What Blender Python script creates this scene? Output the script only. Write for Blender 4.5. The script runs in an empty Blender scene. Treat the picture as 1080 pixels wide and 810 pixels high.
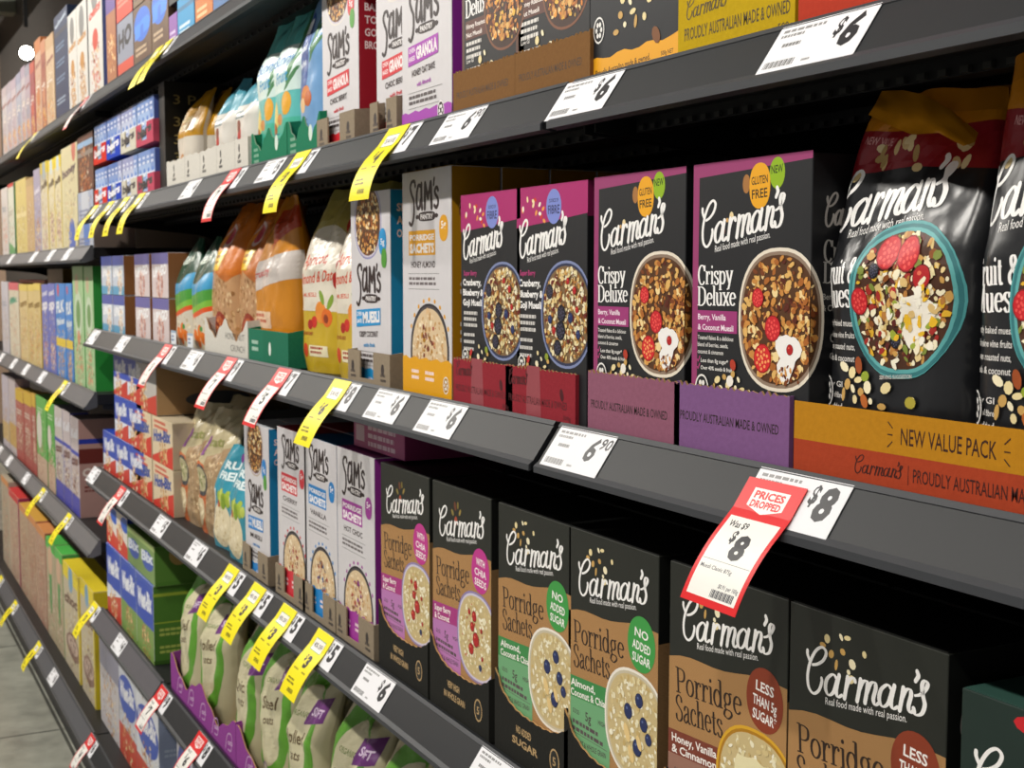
import bpy, bmesh, math, random
from mathutils import Vector, noise
from math import sin, cos, pi, radians, atan2, hypot, sqrt

SC = bpy.context.scene
COL = SC.collection

# ------------------------------------------------------------------ camera model (image 1080x810)
FPX = 1400.0
CZ = 1.60
PITCH = math.atan(115 / FPX)
YAW = math.atan(720 * cos(PITCH) / FPX)
_ca, _sa, _cp, _sp = cos(YAW), sin(YAW), cos(PITCH), sin(PITCH)
FWD = Vector((-_ca * _cp, _sa * _cp, -_sp))
RGT = Vector((_sa, _ca, 0))
UPV = Vector((-_ca * _sp, _sa * _sp, _cp))
CAM = Vector((1.199, -0.67, CZ))

def at(px, py, Y=0.0):
    """pixel of the photograph -> point on the vertical plane y = Y (the shelf face)"""
    r = FWD + RGT * ((px - 540) / FPX) + UPV * ((405 - py) / FPX)
    return CAM + r * ((Y - CAM.y) / r.y)

# ------------------------------------------------------------------ materials
def lin(c):
    c = c / 255.0
    return c / 12.92 if c <= 0.04045 else ((c + 0.055) / 1.055) ** 2.4

def rgb(h):
    h = h.lstrip('#')
    return (lin(int(h[0:2], 16)), lin(int(h[2:4], 16)), lin(int(h[4:6], 16)), 1.0)

_M = {}
FIN = {  # roughness, specular, bump scale, bump strength, colour noise
    'card': (0.48, 0.35, 60, 0.02, 0.05),
    'print': (0.42, 0.35, 0, 0, 0.0),
    'foil': (0.30, 0.55, 22, 0.25, 0.04),
    'board': (0.85, 0.15, 180, 0.10, 0.12),
    'kraft': (0.75, 0.2, 0, 0, 0.0),
    'metal': (0.5, 0.3, 30, 0.03, 0.06),
    'paper': (0.6, 0.3, 0, 0, 0.0),
    'dark': (0.7, 0.25, 40, 0.02, 0.1),
    'gloss': (0.16, 0.6, 0, 0, 0.0),
}

def M(col, fin='card'):
    key = (col, fin)
    if key in _M:
        return _M[key]
    m = bpy.data.materials.new(fin + '_' + col.lstrip('#'))
    m.use_nodes = True
    nt = m.node_tree
    b = nt.nodes['Principled BSDF']
    ro, sp, bs, bst, cn = FIN[fin]
    c = rgb(col)
    b.inputs['Base Color'].default_value = c
    b.inputs['Roughness'].default_value = ro
    b.inputs['Specular IOR Level'].default_value = sp
    if bs or cn:
        tc = nt.nodes.new('ShaderNodeTexCoord')
        n = nt.nodes.new('ShaderNodeTexNoise')
        n.inputs['Scale'].default_value = bs or 40
        n.inputs['Detail'].default_value = 4
        nt.links.new(tc.outputs['Object'], n.inputs['Vector'])
        if cn:
            r = nt.nodes.new('ShaderNodeMix'); r.data_type = 'RGBA'
            r.inputs[6].default_value = tuple(x * (1 - cn) for x in c[:3]) + (1,)
            r.inputs[7].default_value = tuple(min(1, x * (1 + cn)) for x in c[:3]) + (1,)
            nt.links.new(n.outputs['Fac'], r.inputs[0])
            nt.links.new(r.outputs[2], b.inputs['Base Color'])
        if bst:
            bp = nt.nodes.new('ShaderNodeBump')
            bp.inputs['Strength'].default_value = bst
            bp.inputs['Distance'].default_value = 0.004
            nt.links.new(n.outputs['Fac'], bp.inputs['Height'])
            nt.links.new(bp.outputs['Normal'], b.inputs['Normal'])
    if fin == 'kraft':   # hessian weave print
        tc = nt.nodes.new('ShaderNodeTexCoord')
        mix = None
        outs = []
        for d in ('X', 'Z'):
            wv = nt.nodes.new('ShaderNodeTexWave')
            wv.bands_direction = d
            wv.inputs['Scale'].default_value = 260
            wv.inputs['Distortion'].default_value = 2.5
            wv.inputs['Detail'].default_value = 1
            nt.links.new(tc.outputs['Object'], wv.inputs['Vector'])
            outs.append(wv)
        ad = nt.nodes.new('ShaderNodeMath'); ad.operation = 'MULTIPLY'
        nt.links.new(outs[0].outputs['Fac'], ad.inputs[0]); nt.links.new(outs[1].outputs['Fac'], ad.inputs[1])
        r = nt.nodes.new('ShaderNodeMix'); r.data_type = 'RGBA'
        r.inputs[6].default_value = tuple(x * 0.82 for x in c[:3]) + (1,)
        r.inputs[7].default_value = tuple(min(1, x * 1.3) for x in c[:3]) + (1,)
        nt.links.new(ad.outputs[0], r.inputs[0]); nt.links.new(r.outputs[2], b.inputs['Base Color'])
    if fin == 'metal':
        b.inputs['Metallic'].default_value = 0.0
    _M[key] = m
    return m

# ------------------------------------------------------------------ 2-D artwork
_TXT = {}
def text_tris(s, bold=0.0):
    key = (s, bold)
    if key in _TXT:
        return _TXT[key]
    cu = bpy.data.curves.new('txt', 'FONT')
    cu.body = s; cu.size = 1.0; cu.resolution_u = 2; cu.offset = bold
    ob = bpy.data.objects.new('txt', cu); COL.objects.link(ob)
    bpy.context.view_layer.update()
    dg = bpy.context.evaluated_depsgraph_get()
    me = ob.evaluated_get(dg).to_mesh()
    vs = [(v.co.x, v.co.y) for v in me.vertices]
    ps = [[vs[i] for i in p.vertices] for p in me.polygons]
    ob.evaluated_get(dg).to_mesh_clear()
    bpy.data.objects.remove(ob); bpy.data.curves.remove(cu)
    if not vs:
        vs = [(0, 0), (1, 1)]
    x0 = min(v[0] for v in vs); x1 = max(v[0] for v in vs)
    _TXT[key] = (ps, x0, x1)
    return _TXT[key]

def smooth(pts, n=5, closed=False):
    if len(pts) < 3:
        return list(pts)
    out = []
    N = len(pts)
    rng = range(N) if closed else range(N - 1)
    for i in rng:
        if closed:
            p0, p1, p2, p3 = pts[(i - 1) % N], pts[i], pts[(i + 1) % N], pts[(i + 2) % N]
        else:
            p0 = pts[max(i - 1, 0)]; p1 = pts[i]; p2 = pts[i + 1]; p3 = pts[min(i + 2, N - 1)]
        for k in range(n):
            t = k / n
            out.append(tuple(0.5 * ((2 * p1[j]) + (-p0[j] + p2[j]) * t + (2 * p0[j] - 5 * p1[j] + 4 * p2[j] - p3[j]) * t * t
                       + (-p0[j] + 3 * p1[j] - 3 * p2[j] + p3[j]) * t ** 3) for j in (0, 1)))
    out.append(pts[0] if closed else pts[-1])
    return out

def arc(cx, cy, rx, ry, a0=0, a1=360, n=16):
    return [(cx + rx * cos(radians(a0 + (a1 - a0) * i / n)), cy + ry * sin(radians(a0 + (a1 - a0) * i / n))) for i in range(n + 1)]

# serif alphabet drawn as pen strokes: s = smooth, l = straight, f = serif foot (x, y, left, right), o = ball
def _e(*a): return arc(*a)
SERIF = {
 'o': (.92, [('s', _e(.46, .5, .34, .48))]),
 'r': (.72, [('l', [(.2, 0), (.2, 1)]), ('f', (.2, 0, .17, .2)), ('f', (.2, .97, .17, 0)), ('s', [(.22, .62), (.32, .88), (.5, .98), (.6, .93)]), ('o', (.6, .86, .1))]),
 'i': (.42, [('l', [(.21, 0), (.21, 1)]), ('f', (.21, 0, .17, .17)), ('f', (.21, .97, .17, 0)), ('o', (.2, 1.36, .12))]),
 'l': (.42, [('l', [(.21, 0), (.21, 1.55)]), ('f', (.21, 0, .17, .17)), ('f', (.21, 1.52, .17, 0))]),
 'd': (.98, [('s', _e(.42, .5, .31, .48)), ('l', [(.75, 0), (.75, 1.55)]), ('f', (.75, 1.52, .18, 0)), ('f', (.75, 0, 0, .17))]),
 'g': (.92, [('s', _e(.42, .66, .27, .32)), ('s', [(.6, .9), (.72, 1.0), (.85, .98)]), ('s', [(.28, .36), (.17, .2), (.32, .06), (.7, .0), (.8, -.22), (.45, -.45), (.1, -.3), (.16, -.05), (.32, .05)])]),
 'e': (.86, [('l', [(.12, .56), (.76, .56)]), ('s', _e(.45, .5, .33, .48, 8, 320))]),
 'S': (.98, [('s', [(.8, 1.12), (.74, 1.4), (.45, 1.52), (.17, 1.33), (.2, 1.02), (.5, .8), (.82, .5), (.76, .12), (.45, -.02), (.16, .1), (.1, .4)])]),
 'a': (.9, [('s', [(.16, .78), (.33, .98), (.6, .92), (.65, .68), (.65, .18), (.78, .02), (.9, .08)]), ('s', [(.65, .6), (.34, .5), (.12, .25), (.28, .0), (.64, .22)]), ('o', (.18, .76, .08))]),
 'c': (.8, [('s', _e(.45, .5, .33, .48, 50, 318)), ('o', (.66, .8, .09))]),
 'h': (.98, [('l', [(.2, 0), (.2, 1.55)]), ('s', [(.22, .68), (.42, .97), (.66, .92), (.74, .65), (.74, 0)]), ('f', (.2, 0, .16, .16)), ('f', (.74, 0, .16, .16)), ('f', (.2, 1.52, .16, 0))]),
 'n': (.98, [('l', [(.2, 0), (.2, 1)]), ('s', [(.22, .68), (.42, .97), (.66, .92), (.74, .65), (.74, 0)]), ('f', (.2, 0, .16, .16)), ('f', (.74, 0, .16, .16)), ('f', (.2, .97, .16, 0))]),
 't': (.62, [('s', [(.28, 1.3), (.28, .9), (.28, .25), (.38, .02), (.58, .1)]), ('l', [(.06, .97), (.54, .97)])]),
 's': (.72, [('s', [(.6, .75), (.5, .97), (.24, .97), (.12, .76), (.36, .53), (.61, .33), (.56, .06), (.3, -.01), (.1, .22)])]),
 'C': (1.12, [('s', _e(.6, .75, .46, .77, 42, 318)), ('l', [(.98, 1.05), (.98, 1.5)])]),
 'P': (1.02, [('l', [(.24, 0), (.24, 1.5)]), ('f', (.24, 0, .2, .2)), ('f', (.24, 1.47, .2, 0)), ('s', [(.24, 1.46), (.6, 1.46), (.88, 1.3), (.88, .9), (.62, .72), (.24, .72)])]),
 'p': (.98, [('l', [(.2, -.48), (.2, 1)]), ('s', _e(.5, .5, .33, .48)), ('f', (.2, -.46, .17, .17)), ('f', (.2, .97, .17, 0))]),
 'y': (.9, [('l', [(.12, 1), (.48, .03)]), ('l', [(.82, 1), (.48, .03), (.34, -.38), (.12, -.42)]), ('f', (.14, .97, .16, .16)), ('f', (.8, .97, .14, .14))]),
 'D': (1.25, [('l', [(.24, 0), (.24, 1.5)]), ('f', (.24, .0, .2, 0)), ('f', (.24, 1.47, .2, 0)), ('s', [(.24, 1.46), (.65, 1.46), (1.02, 1.2), (1.08, .75), (1.02, .3), (.65, .03), (.24, .03)])]),
 'u': (.96, [('s', [(.2, 1), (.2, .35), (.34, .04), (.6, .08), (.72, .35)]), ('l', [(.72, 1), (.72, 0)]), ('f', (.2, .97, .16, 0)), ('f', (.72, .97, .16, 0)), ('f', (.72, 0, 0, .16))]),
 'x': (.88, [('l', [(.12, 1), (.76, 0)]), ('l', [(.76, 1), (.12, 0)]), ('f', (.12, .97, .14, .18)), ('f', (.76, .97, .14, .14)), ('f', (.12, 0, .14, .14)), ('f', (.76, 0, .18, .14))]),
 'N': (1.2, [('l', [(.2, 0), (.2, 1.5)]), ('l', [(.2, 1.5), (.98, 0)]), ('l', [(.98, 0), (.98, 1.5)]), ('f', (.2, 0, .16, .16)), ('f', (.98, 1.47, .16, .16)), ('f', (.2, 1.47, .2, 0))]),
 'M': (1.5, [('l', [(.2, 0), (.2, 1.5)]), ('l', [(.2, 1.5), (.72, .1)]), ('l', [(.72, .1), (1.24, 1.5)]), ('l', [(1.24, 1.5), (1.24, 0)]), ('f', (.2, 0, .16, .16)), ('f', (1.24, 0, .18, .18)), ('f', (.2, 1.47, .2, 0)), ('f', (1.24, 1.47, 0, .2))]),
 '&': (1.25, [('s', [(1.05, .05), (.8, .35), (.35, 1.05), (.36, 1.4), (.62, 1.48), (.76, 1.2), (.5, .85), (.16, .5), (.2, .1), (.5, -.02), (.85, .25), (1.02, .68)])]),
 'F': (.95, [('l', [(.24, 0), (.24, 1.5)]), ('f', (.24, 0, .2, .2)), ('l', [(.1, 1.46), (.85, 1.46), (.85, 1.2)]), ('l', [(.24, .78), (.62, .78)])]),
 'b': (.98, [('l', [(.22, 0), (.22, 1.55)]), ('s', _e(.5, .5, .33, .48)), ('f', (.22, 1.52, .17, 0))]),
 'G': (1.2, [('s', _e(.6, .75, .46, .77, 42, 330)), ('l', [(1.0, .1), (1.0, .65)]), ('f', (1.0, .68, .2, .15))]),
 'j': (.42, [('s', [(.22, 1), (.22, -.2), (.1, -.42), (-.05, -.35)]), ('o', (.2, 1.36, .12))]),
 'B': (1.05, [('l', [(.24, 0), (.24, 1.5)]), ('s', [(.24, 1.46), (.7, 1.42), (.72, .9), (.3, .8)]), ('s', [(.3, .8), (.85, .72), (.88, .1), (.24, .03)]), ('f', (.24, 0, .2, 0)), ('f', (.24, 1.47, .2, 0))]),
 ',': (.35, [('s', [(.2, .05), (.2, -.1), (.08, -.28)]), ('o', (.18, .04, .1))]),
 ' ': (.5, []),
}
SCRIPT = [  # brush lettered script logo, widths per stroke (thin, thick)
 [(.0, 1.95), (.02, 1.75), (.16, 1.45)],
 [(.3, 1.3), (.55, 1.38), (.82, 1.62), (.93, 2.0), (.72, 2.22), (.42, 2.0), (.18, 1.45), (.08, .8), (.16, .2), (.42, -.08), (.68, .12), (.8, .55), (.78, .72)],
 [(1.5, .85), (1.32, 1.02), (1.05, .75), (1.0, .3), (1.16, .0), (1.4, .2), (1.55, .85)],
 [(1.62, 1.03), (1.52, .3), (1.62, .0), (1.8, .12)],
 [(2.02, 1.02), (1.98, .5), (1.93, .0)],
 [(1.98, .5), (2.1, .88), (2.28, 1.04), (2.38, .88)],
 [(2.62, 1.02), (2.58, .5), (2.52, .0)],
 [(2.58, .5), (2.72, .92), (2.9, 1.0), (2.95, .75), (2.88, .0)],
 [(2.95, .5), (3.08, .92), (3.26, 1.0), (3.32, .75), (3.24, .25), (3.34, .0), (3.5, .12)],
 [(4.0, .85), (3.82, 1.02), (3.56, .75), (3.5, .3), (3.66, .0), (3.9, .2), (4.05, .85)],
 [(4.12, 1.03), (4.02, .3), (4.12, .0), (4.3, .12)],
 [(4.5, 1.02), (4.46, .5), (4.4, .0)],
 [(4.46, .5), (4.6, .92), (4.78, 1.0), (4.84, .75), (4.76, .25), (4.86, .0), (5.0, .12)],
 [(5.02, 1.85), (5.08, 1.65), (4.98, 1.42)],
 [(5.0, .78), (5.2, .86), (5.4, 1.1), (5.48, 1.38), (5.36, 1.5), (5.26, 1.3), (5.32, .85), (5.42, .45), (5.32, .05), (5.08, -.05), (4.98, .2)],
]
SAMS = [
 (.2, [(.74, 2.5), (.66, 2.92), (.36, 2.9), (.2, 2.4), (.36, 1.75), (.56, 1.2), (.6, .3), (.5, -.5), (.3, -.95), (.08, -.75)]),
 (.22, [(1.3, 2.45), (1.08, 2.5), (.92, 1.9), (.88, 1.0), (1.0, .5), (1.2, .6), (1.32, 1.2)]),
 (.24, [(1.4, 2.6), (1.4, 1.4), (1.46, .45)]),
 (.26, [(1.74, .45), (1.8, 2.6)]), (.22, [(1.84, 2.5), (2.08, 1.3)]), (.22, [(2.08, 1.3), (2.36, 2.6)]), (.26, [(2.38, 2.6), (2.46, .45)]),
 (.16, [(2.74, 2.95), (2.68, 2.4)]),
 (.2, [(3.12, 1.9), (3.0, 2.15), (2.82, 1.95), (2.84, 1.6), (3.08, 1.2), (3.12, .75), (2.95, .4), (2.74, .6)]),
]

def clip_axis(poly, ax, v, keep_less):
    out = []
    n = len(poly)
    for i in range(n):
        a, b = poly[i], poly[(i + 1) % n]
        ia = (a[ax] <= v) if keep_less else (a[ax] >= v)
        ib = (b[ax] <= v) if keep_less else (b[ax] >= v)
        if ia:
            out.append(a)
        if ia != ib:
            t = (v - a[ax]) / (b[ax] - a[ax])
            out.append((a[0] + (b[0] - a[0]) * t, a[1] + (b[1] - a[1]) * t))
    return out

def clip_rect(p, x0, y0, x1, y1):
    if all(x0 <= q[0] <= x1 and y0 <= q[1] <= y1 for q in p):
        return p
    for ax, v, l in ((0, x0, False), (0, x1, True), (1, y0, False), (1, y1, True)):
        p = clip_axis(p, ax, v, l)
        if len(p) < 3:
            return []
    return p

class Art:
    """flat print: polygons in metres, painted in order"""
    def __init__(s, w, h, seed=1):
        s.w, s.h, s.P, s.L, s.N = w, h, [], 0, 0
        s.R = random.Random(seed)
    def add(s, pts, col, fin='print', L=None):
        if L is None: s.N += 1
        p = clip_rect(list(pts), 0, 0, s.w, s.h)
        if len(p) >= 3:
            a = sum(p[i][0] * p[(i + 1) % len(p)][1] - p[(i + 1) % len(p)][0] * p[i][1] for i in range(len(p)))
            if abs(a) < 1e-10: return
            s.P.append((p if a > 0 else p[::-1], col, fin, s.N if L is None else L))
    def up(s): s.N += 1
    def rect(s, x0, y0, x1, y1, col, fin='print'):
        s.up(); s.add([(x0, y0), (x1, y0), (x1, y1), (x0, y1)], col, fin)
    def poly(s, pts, col, fin='print'):
        s.up(); s.add(pts, col, fin)
    def ell(s, cx, cy, rx, ry, col, n=28, rot=0, up=True, p=2.0, fin='print'):
        if up: s.up()
        pts = []
        for i in range(n):
            a = 2 * pi * i / n
            x = rx * abs(cos(a)) ** (2 / p) * (1 if cos(a) > 0 else -1); y = ry * abs(sin(a)) ** (2 / p) * (1 if sin(a) > 0 else -1)
            pts.append((cx + x * cos(rot) - y * sin(rot), cy + x * sin(rot) + y * cos(rot)))
        s.add(pts, col, fin)
    def rib(s, pts, wf, col, caps=True):
        """stroke; wf(theta, t) gives the width"""
        n = len(pts)
        if n < 2: return
        s.N += 1
        Lp, Rp = [], []
        for i in range(n):
            a = pts[max(i - 1, 0)]; b = pts[min(i + 1, n - 1)]
            th = atan2(b[1] - a[1], b[0] - a[0])
            w = wf(th, i / (n - 1)) / 2
            Lp.append((pts[i][0] - sin(th) * w, pts[i][1] + cos(th) * w)); Rp.append((pts[i][0] + sin(th) * w, pts[i][1] - cos(th) * w))
        for i in range(n - 1):
            s.add([Rp[i], Rp[i + 1], Lp[i + 1], Lp[i]], col, 'print', s.N + .5 * (i % 2))
        if caps:
            for k in (0, n - 1):
                r = hypot(Lp[k][0] - Rp[k][0], Lp[k][1] - Rp[k][1]) / 2
                s.add([(pts[k][0] + r * cos(2 * pi * j / 8), pts[k][1] + r * sin(2 * pi * j / 8)) for j in range(8)], col)
    def text(s, t, x, y, h, col, w=None, tilt=0, bold=0.015, slant=0, vert=False):
        """h = capital height"""
        s.up()
        ps, x0, x1 = text_tris(t, bold)
        sy = h / 0.73
        sx = w / max(x1 - x0, 1e-6) if w else sy * 0.85
        ct, st = cos(radians(tilt)), sin(radians(tilt))
        for p in ps:
            q = []
            for a, b in p:
                u, v = (a - x0) * sx + b * sy * slant, b * sy
                q.append((x + u * ct - v * st, y + u * st + v * ct))
            s.add(q, col, 'print', s.N)
    def glyphs(s, t, x, y, xh, col, w, tilt=0, thick=.24, thin=.08):
        s.up()
        total = sum(SERIF[c][0] for c in t)
        sx = w / total
        ct, st = cos(radians(tilt)), sin(radians(tilt))
        def T(p, ox):
            u, v = (p[0] + ox) * sx, p[1] * xh
            return (x + u * ct - v * st, y + u * st + v * ct)
        ox = 0
        for c in t:
            adv, st_ = SERIF[c]
            for k, d in st_:
                if k == 's':
                    s.rib([T(p, ox) for p in (smooth(d, 4) if len(d) < 14 else d)], lambda th, q: (thin + (thick - thin) * abs(sin(th)) ** 1.4) * (sx * .6 + xh * .4), col, False)
                elif k == 'l':
                    for i in range(len(d) - 1):
                        s.rib([T(d[i], ox), T(d[i + 1], ox)], lambda th, q: (thin + (thick - thin) * abs(sin(th)) ** 1.4) * (sx * .6 + xh * .4), col, False)
                elif k == 'f':
                    s.add([T((d[0] - d[2] - .04, d[1]), ox), T((d[0] + d[3] + .04, d[1]), ox), T((d[0] + d[3] + .04, d[1] + .07), ox), T((d[0] - d[2] - .04, d[1] + .07), ox)], col)
                else:
                    s.add([T((d[0] + d[2] * cos(2 * pi * j / 8), d[1] + d[2] * sin(2 * pi * j / 8)), ox) for j in range(8)], col)
            ox += adv
    def script(s, x, y, w, h, col, tilt=8, tag=True):
        s.up()
        sx, sy = w / 5.6, h / 2.3
        ct, st = cos(radians(tilt)), sin(radians(tilt))
        for i, d in enumerate(SCRIPT):
            pts = []
            for p in smooth(d, 5):
                u, v = p[0] * sx + .2 * p[1] * sy, p[1] * sy
                pts.append((x + u * ct - v * st, y + u * st + v * ct))
            lo, hi = (.13, .2) if i < 2 else (.09, .25)
            s.rib(pts, lambda th, q: (lo + (hi - lo) * abs(sin(th)) ** 1.6) * sy, col)
        if tag:
            a = x + .16 * w; b = y - .2 * h
            s.text('Real food made with real passion.', a + .02 * w, b + (a - x) * st, h * .16, col, w * .66, tilt, .0, .15)
    def sams(s, x, y, w, h, col):
        s.up()
        sx, sy = w / 3.2, h / 4.0
        for th_, d in SAMS:
            s.rib([(x + p[0] * sx, y + (p[1] + 1) * sy) for p in smooth(d, 5)], lambda th, q: th_ * sx * (.72 + .25 * abs(sin(th))), col)
        cx, cy = x + 1.95 * sx, y + .72 * sy
        s.ell(cx, cy, .88 * sx, .42 * sy, col, 24, 0, True, 3.5)
        s.ell(cx - 1.0 * sx, cy, .18 * sx, .2 * sy, col, 12, 0, False); s.ell(cx + 1.0 * sx, cy, .18 * sx, .2 * sy, col, 12, 0, False)
        s.text('PANTRY', cx - .66 * sx, cy - .24 * sy, .48 * sy, '#e8e4e4', 1.3 * sx, 0, .03)
    def confetti(s, cx, cy, rx, ry, cols, n, s0, s1, p=2.0, layers=4):
        for i in range(n):
            a = s.R.uniform(0, 2 * pi); q = sqrt(s.R.random())
            k = (abs(cos(a)) ** p + abs(sin(a)) ** p) ** (-1 / p)
            x, y = cx + rx * q * k * cos(a), cy + ry * q * k * sin(a)
            r = s.R.uniform(s0, s1); rr = r * s.R.uniform(.4, .9); ro = s.R.uniform(0, pi)
            m = 7
            j = [s.R.uniform(.75, 1.15) for _ in range(m)]
            s.add([(x + r * j[t] * cos(2 * pi * t / m) * cos(ro) - rr * j[t] * sin(2 * pi * t / m) * sin(ro),
                    y + r * j[t] * cos(2 * pi * t / m) * sin(ro) + rr * j[t] * sin(2 * pi * t / m) * cos(ro)) for t in range(m)], s.R.choice(cols))
    def berry(s, x, y, r, kind):
        c = {'rasp': ('#c8202a', '#e8544e', '#8e1218'), 'black': ('#17151f', '#4a4860', '#08080c'), 'blue': ('#25305e', '#5a6a9a', '#141c3c'),
             'straw': ('#d3262a', '#f0a060', '#a01014'), 'cran': ('#b01c20', '#e06a50', '#6a0c10')}[kind]
        s.ell(x, y, r * 1.04, r * 1.1, c[2], 14); s.ell(x, y, r * .95, r, c[0], 14)
        s.up()
        if kind in ('rasp', 'black', 'straw'):
            for i in range(16):
                a = i * 2.4; q = r * .82 * sqrt(i / 16)
                s.ell(x + q * cos(a), y + q * sin(a), r * .14, r * .13, c[1], 6, 0, False)
        else:
            s.ell(x - r * .3, y + r * .35, r * .25, r * .2, c[1], 8, 0, False)
    def bowl(s, cx, cy, rx, ry, rim, rim2, cols, n=150, p=2.3, bg='#4a3020', fs=(.0025, .0055), berries=(), blob=None):
        s.ell(cx, cy, rx, ry, rim, 40, 0, True, p)
        s.ell(cx, cy, rx * .95, ry * .95, rim2, 40, 0, True, p)
        s.ell(cx, cy, rx * .9, ry * .9, bg, 40, 0, True, p)
        s.confetti(cx, cy, rx * .86, ry * .86, cols, n, fs[0], fs[1], p)
        if blob:
            bx, by, br, bc = blob
            s.up(); s.add([(cx + rx * bx + br * rx * (1 + .3 * sin(3 * a + 1) + .15 * sin(7 * a)) * cos(a), cy + ry * by + br * ry * 1.3 * (1 + .3 * sin(3 * a) + .15 * sin(5 * a)) * sin(a)) for a in [2 * pi * i / 30 for i in range(30)]], bc)
        for k, bx, by, br in berries:
            s.berry(cx + rx * bx, cy + ry * by, br * ry, k)
        s.up()
    def lines(s, x, y, w, n, lh, col, seed=3, fill=.55):
        """small print, too small to read in the photograph: short words"""
        s.up(); R = random.Random(seed)
        for i in range(n):
            u = x; yy = y - i * lh; end = x + w * R.uniform(.72, 1)
            while u < end:
                k = R.uniform(.06, .16) * w
                s.add([(u, yy), (min(u + k, end), yy), (min(u + k, end), yy + lh * fill), (u, yy + lh * fill)], col, 'print', s.N)
                u += k + .025 * w
    def seal(s, cx, cy, r, fg, bg):
        s.ell(cx, cy, r * .8, r, fg, 20); s.ell(cx, cy, r * .68, r * .86, bg, 20)
        s.up()
        for a in range(0, 360, 60):
            s.ell(cx + r * .35 * cos(radians(a)), cy + r * .45 * sin(radians(a)), r * .17, r * .2, fg, 8, 0, False)

EPS = 0.0000016
def art_to(V, Fc, MI, mats, art, mapfn):
    """append artwork; mapfn(u, v, lift) -> 3-D point"""
    for p, col, fin, L in art.P:
        m = M(col, fin)
        if m not in mats: mats.append(m)
        k = len(V)
        V.extend(mapfn(u, v, EPS * (L + 1)) for u, v in p)
        Fc.append(tuple(range(k, k + len(p)))); MI.append(mats.index(m))

def clip_diag(p, u0, v0, du, dv, low):
    """part of p on one side of the cell's diagonal"""
    f = lambda q: ((q[0] - u0) / du - (q[1] - v0) / dv) * (1 if low else -1)
    out = []
    for i in range(len(p)):
        a, b = p[i], p[(i + 1) % len(p)]; fa, fb = f(a), f(b)
        if fa >= 0: out.append(a)
        if (fa >= 0) != (fb >= 0):
            t = fa / (fa - fb); out.append((a[0] + (b[0] - a[0]) * t, a[1] + (b[1] - a[1]) * t))
    return out

def art_grid(V, Fc, MI, mats, art, mapfn, us, vs, diag=False):
    """the same on a curved sheet: every polygon is cut along the sheet's own grid"""
    import bisect
    for p, col, fin, L in art.P:
        m = M(col, fin)
        if m not in mats: mats.append(m)
        mi = mats.index(m)
        x0 = min(q[0] for q in p); x1 = max(q[0] for q in p); y0 = min(q[1] for q in p); y1 = max(q[1] for q in p)
        i0 = max(bisect.bisect_right(us, x0) - 1, 0); i1 = min(bisect.bisect_left(us, x1), len(us) - 1)
        j0 = max(bisect.bisect_right(vs, y0) - 1, 0); j1 = min(bisect.bisect_left(vs, y1), len(vs) - 1)
        for i in range(i0, max(i1, i0 + 1)):
            if i + 1 >= len(us): break
            for j in range(j0, max(j1, j0 + 1)):
                if j + 1 >= len(vs): break
                q = clip_rect(p, us[i], vs[j], us[i + 1], vs[j + 1])
                if len(q) < 3: continue
                if diag:
                    for low in (True, False):
                        r = clip_diag(q, us[i], vs[j], us[i + 1] - us[i], vs[j + 1] - vs[j], low)
                        if len(r) < 3: continue
                        k = len(V)
                        V.extend(mapfn(a, b, EPS * 1.6 * (L + 1), i, j, low) for a, b in r)
                        Fc.append(tuple(range(k, k + len(r)))); MI.append(mi)
                    continue
                k = len(V)
                V.extend(mapfn(a, b, EPS * 1.6 * (L + 1)) for a, b in q)
                Fc.append(tuple(range(k, k + len(q)))); MI.append(mi)

def mk(name, V, Fc, MI, mats, smooth_=False):
    me = bpy.data.meshes.new(name)
    me.from_pydata([tuple(v) for v in V], [], Fc)
    for m in mats: me.materials.append(m)
    me.polygons.foreach_set('material_index', MI)
    if smooth_: me.polygons.foreach_set('use_smooth', [True] * len(me.polygons))
    me.update()
    return me

PARTS = {}
def link(name, me, parent=None, loc=(0, 0, 0)):
    o = bpy.data.objects.new(name, me); COL.objects.link(o)
    o.location = loc
    if parent: o.parent = parent
    for pn, pm in (PARTS.get(me.name, []) if me else []):
        c = bpy.data.objects.new(pn, pm); COL.objects.link(c); c.parent = o
    return o

def dup(o):
    c = o.copy(); COL.objects.link(c)
    for ch in o.children:
        d = ch.copy(); COL.objects.link(d); d.parent = c
    return c

def tag(o, label=None, cat=None, group=None, kind=None):
    if label: o['label'] = label
    if cat: o['category'] = cat
    if group: o['group'] = group
    if kind: o['kind'] = kind
    return o

# ------------------------------------------------------------------ shapes
def box_geo(V, Fc, MI, x0, y0, z0, x1, y1, z1, mi, b=0.0008):
    """bevelled block; mi = (front, right side, top, other)"""
    bm = bmesh.new()
    vs = [bm.verts.new(p) for p in [(x0, y0, z0), (x1, y0, z0), (x1, y1, z0), (x0, y1, z0), (x0, y0, z1), (x1, y0, z1), (x1, y1, z1), (x0, y1, z1)]]
    fs = [((0, 1, 5, 4), 0), ((1, 2, 6, 5), 1), ((4, 5, 6, 7), 2), ((3, 0, 4, 7), 1), ((2, 3, 7, 6), 3), ((1, 0, 3, 2), 3)]
    for f, m in fs:
        fc = bm.faces.new([vs[i] for i in f]); fc.material_index = mi[m]
    if b: bmesh.ops.bevel(bm, geom=bm.edges[:], offset=b, segments=2, affect='EDGES', profile=.5)
    k = len(V); bm.verts.index_update()
    V.extend(v.co.copy() for v in bm.verts)
    for f in bm.faces:
        Fc.append(tuple(k + v.index for v in f.verts)); MI.append(f.material_index)
    bm.free()

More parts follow.
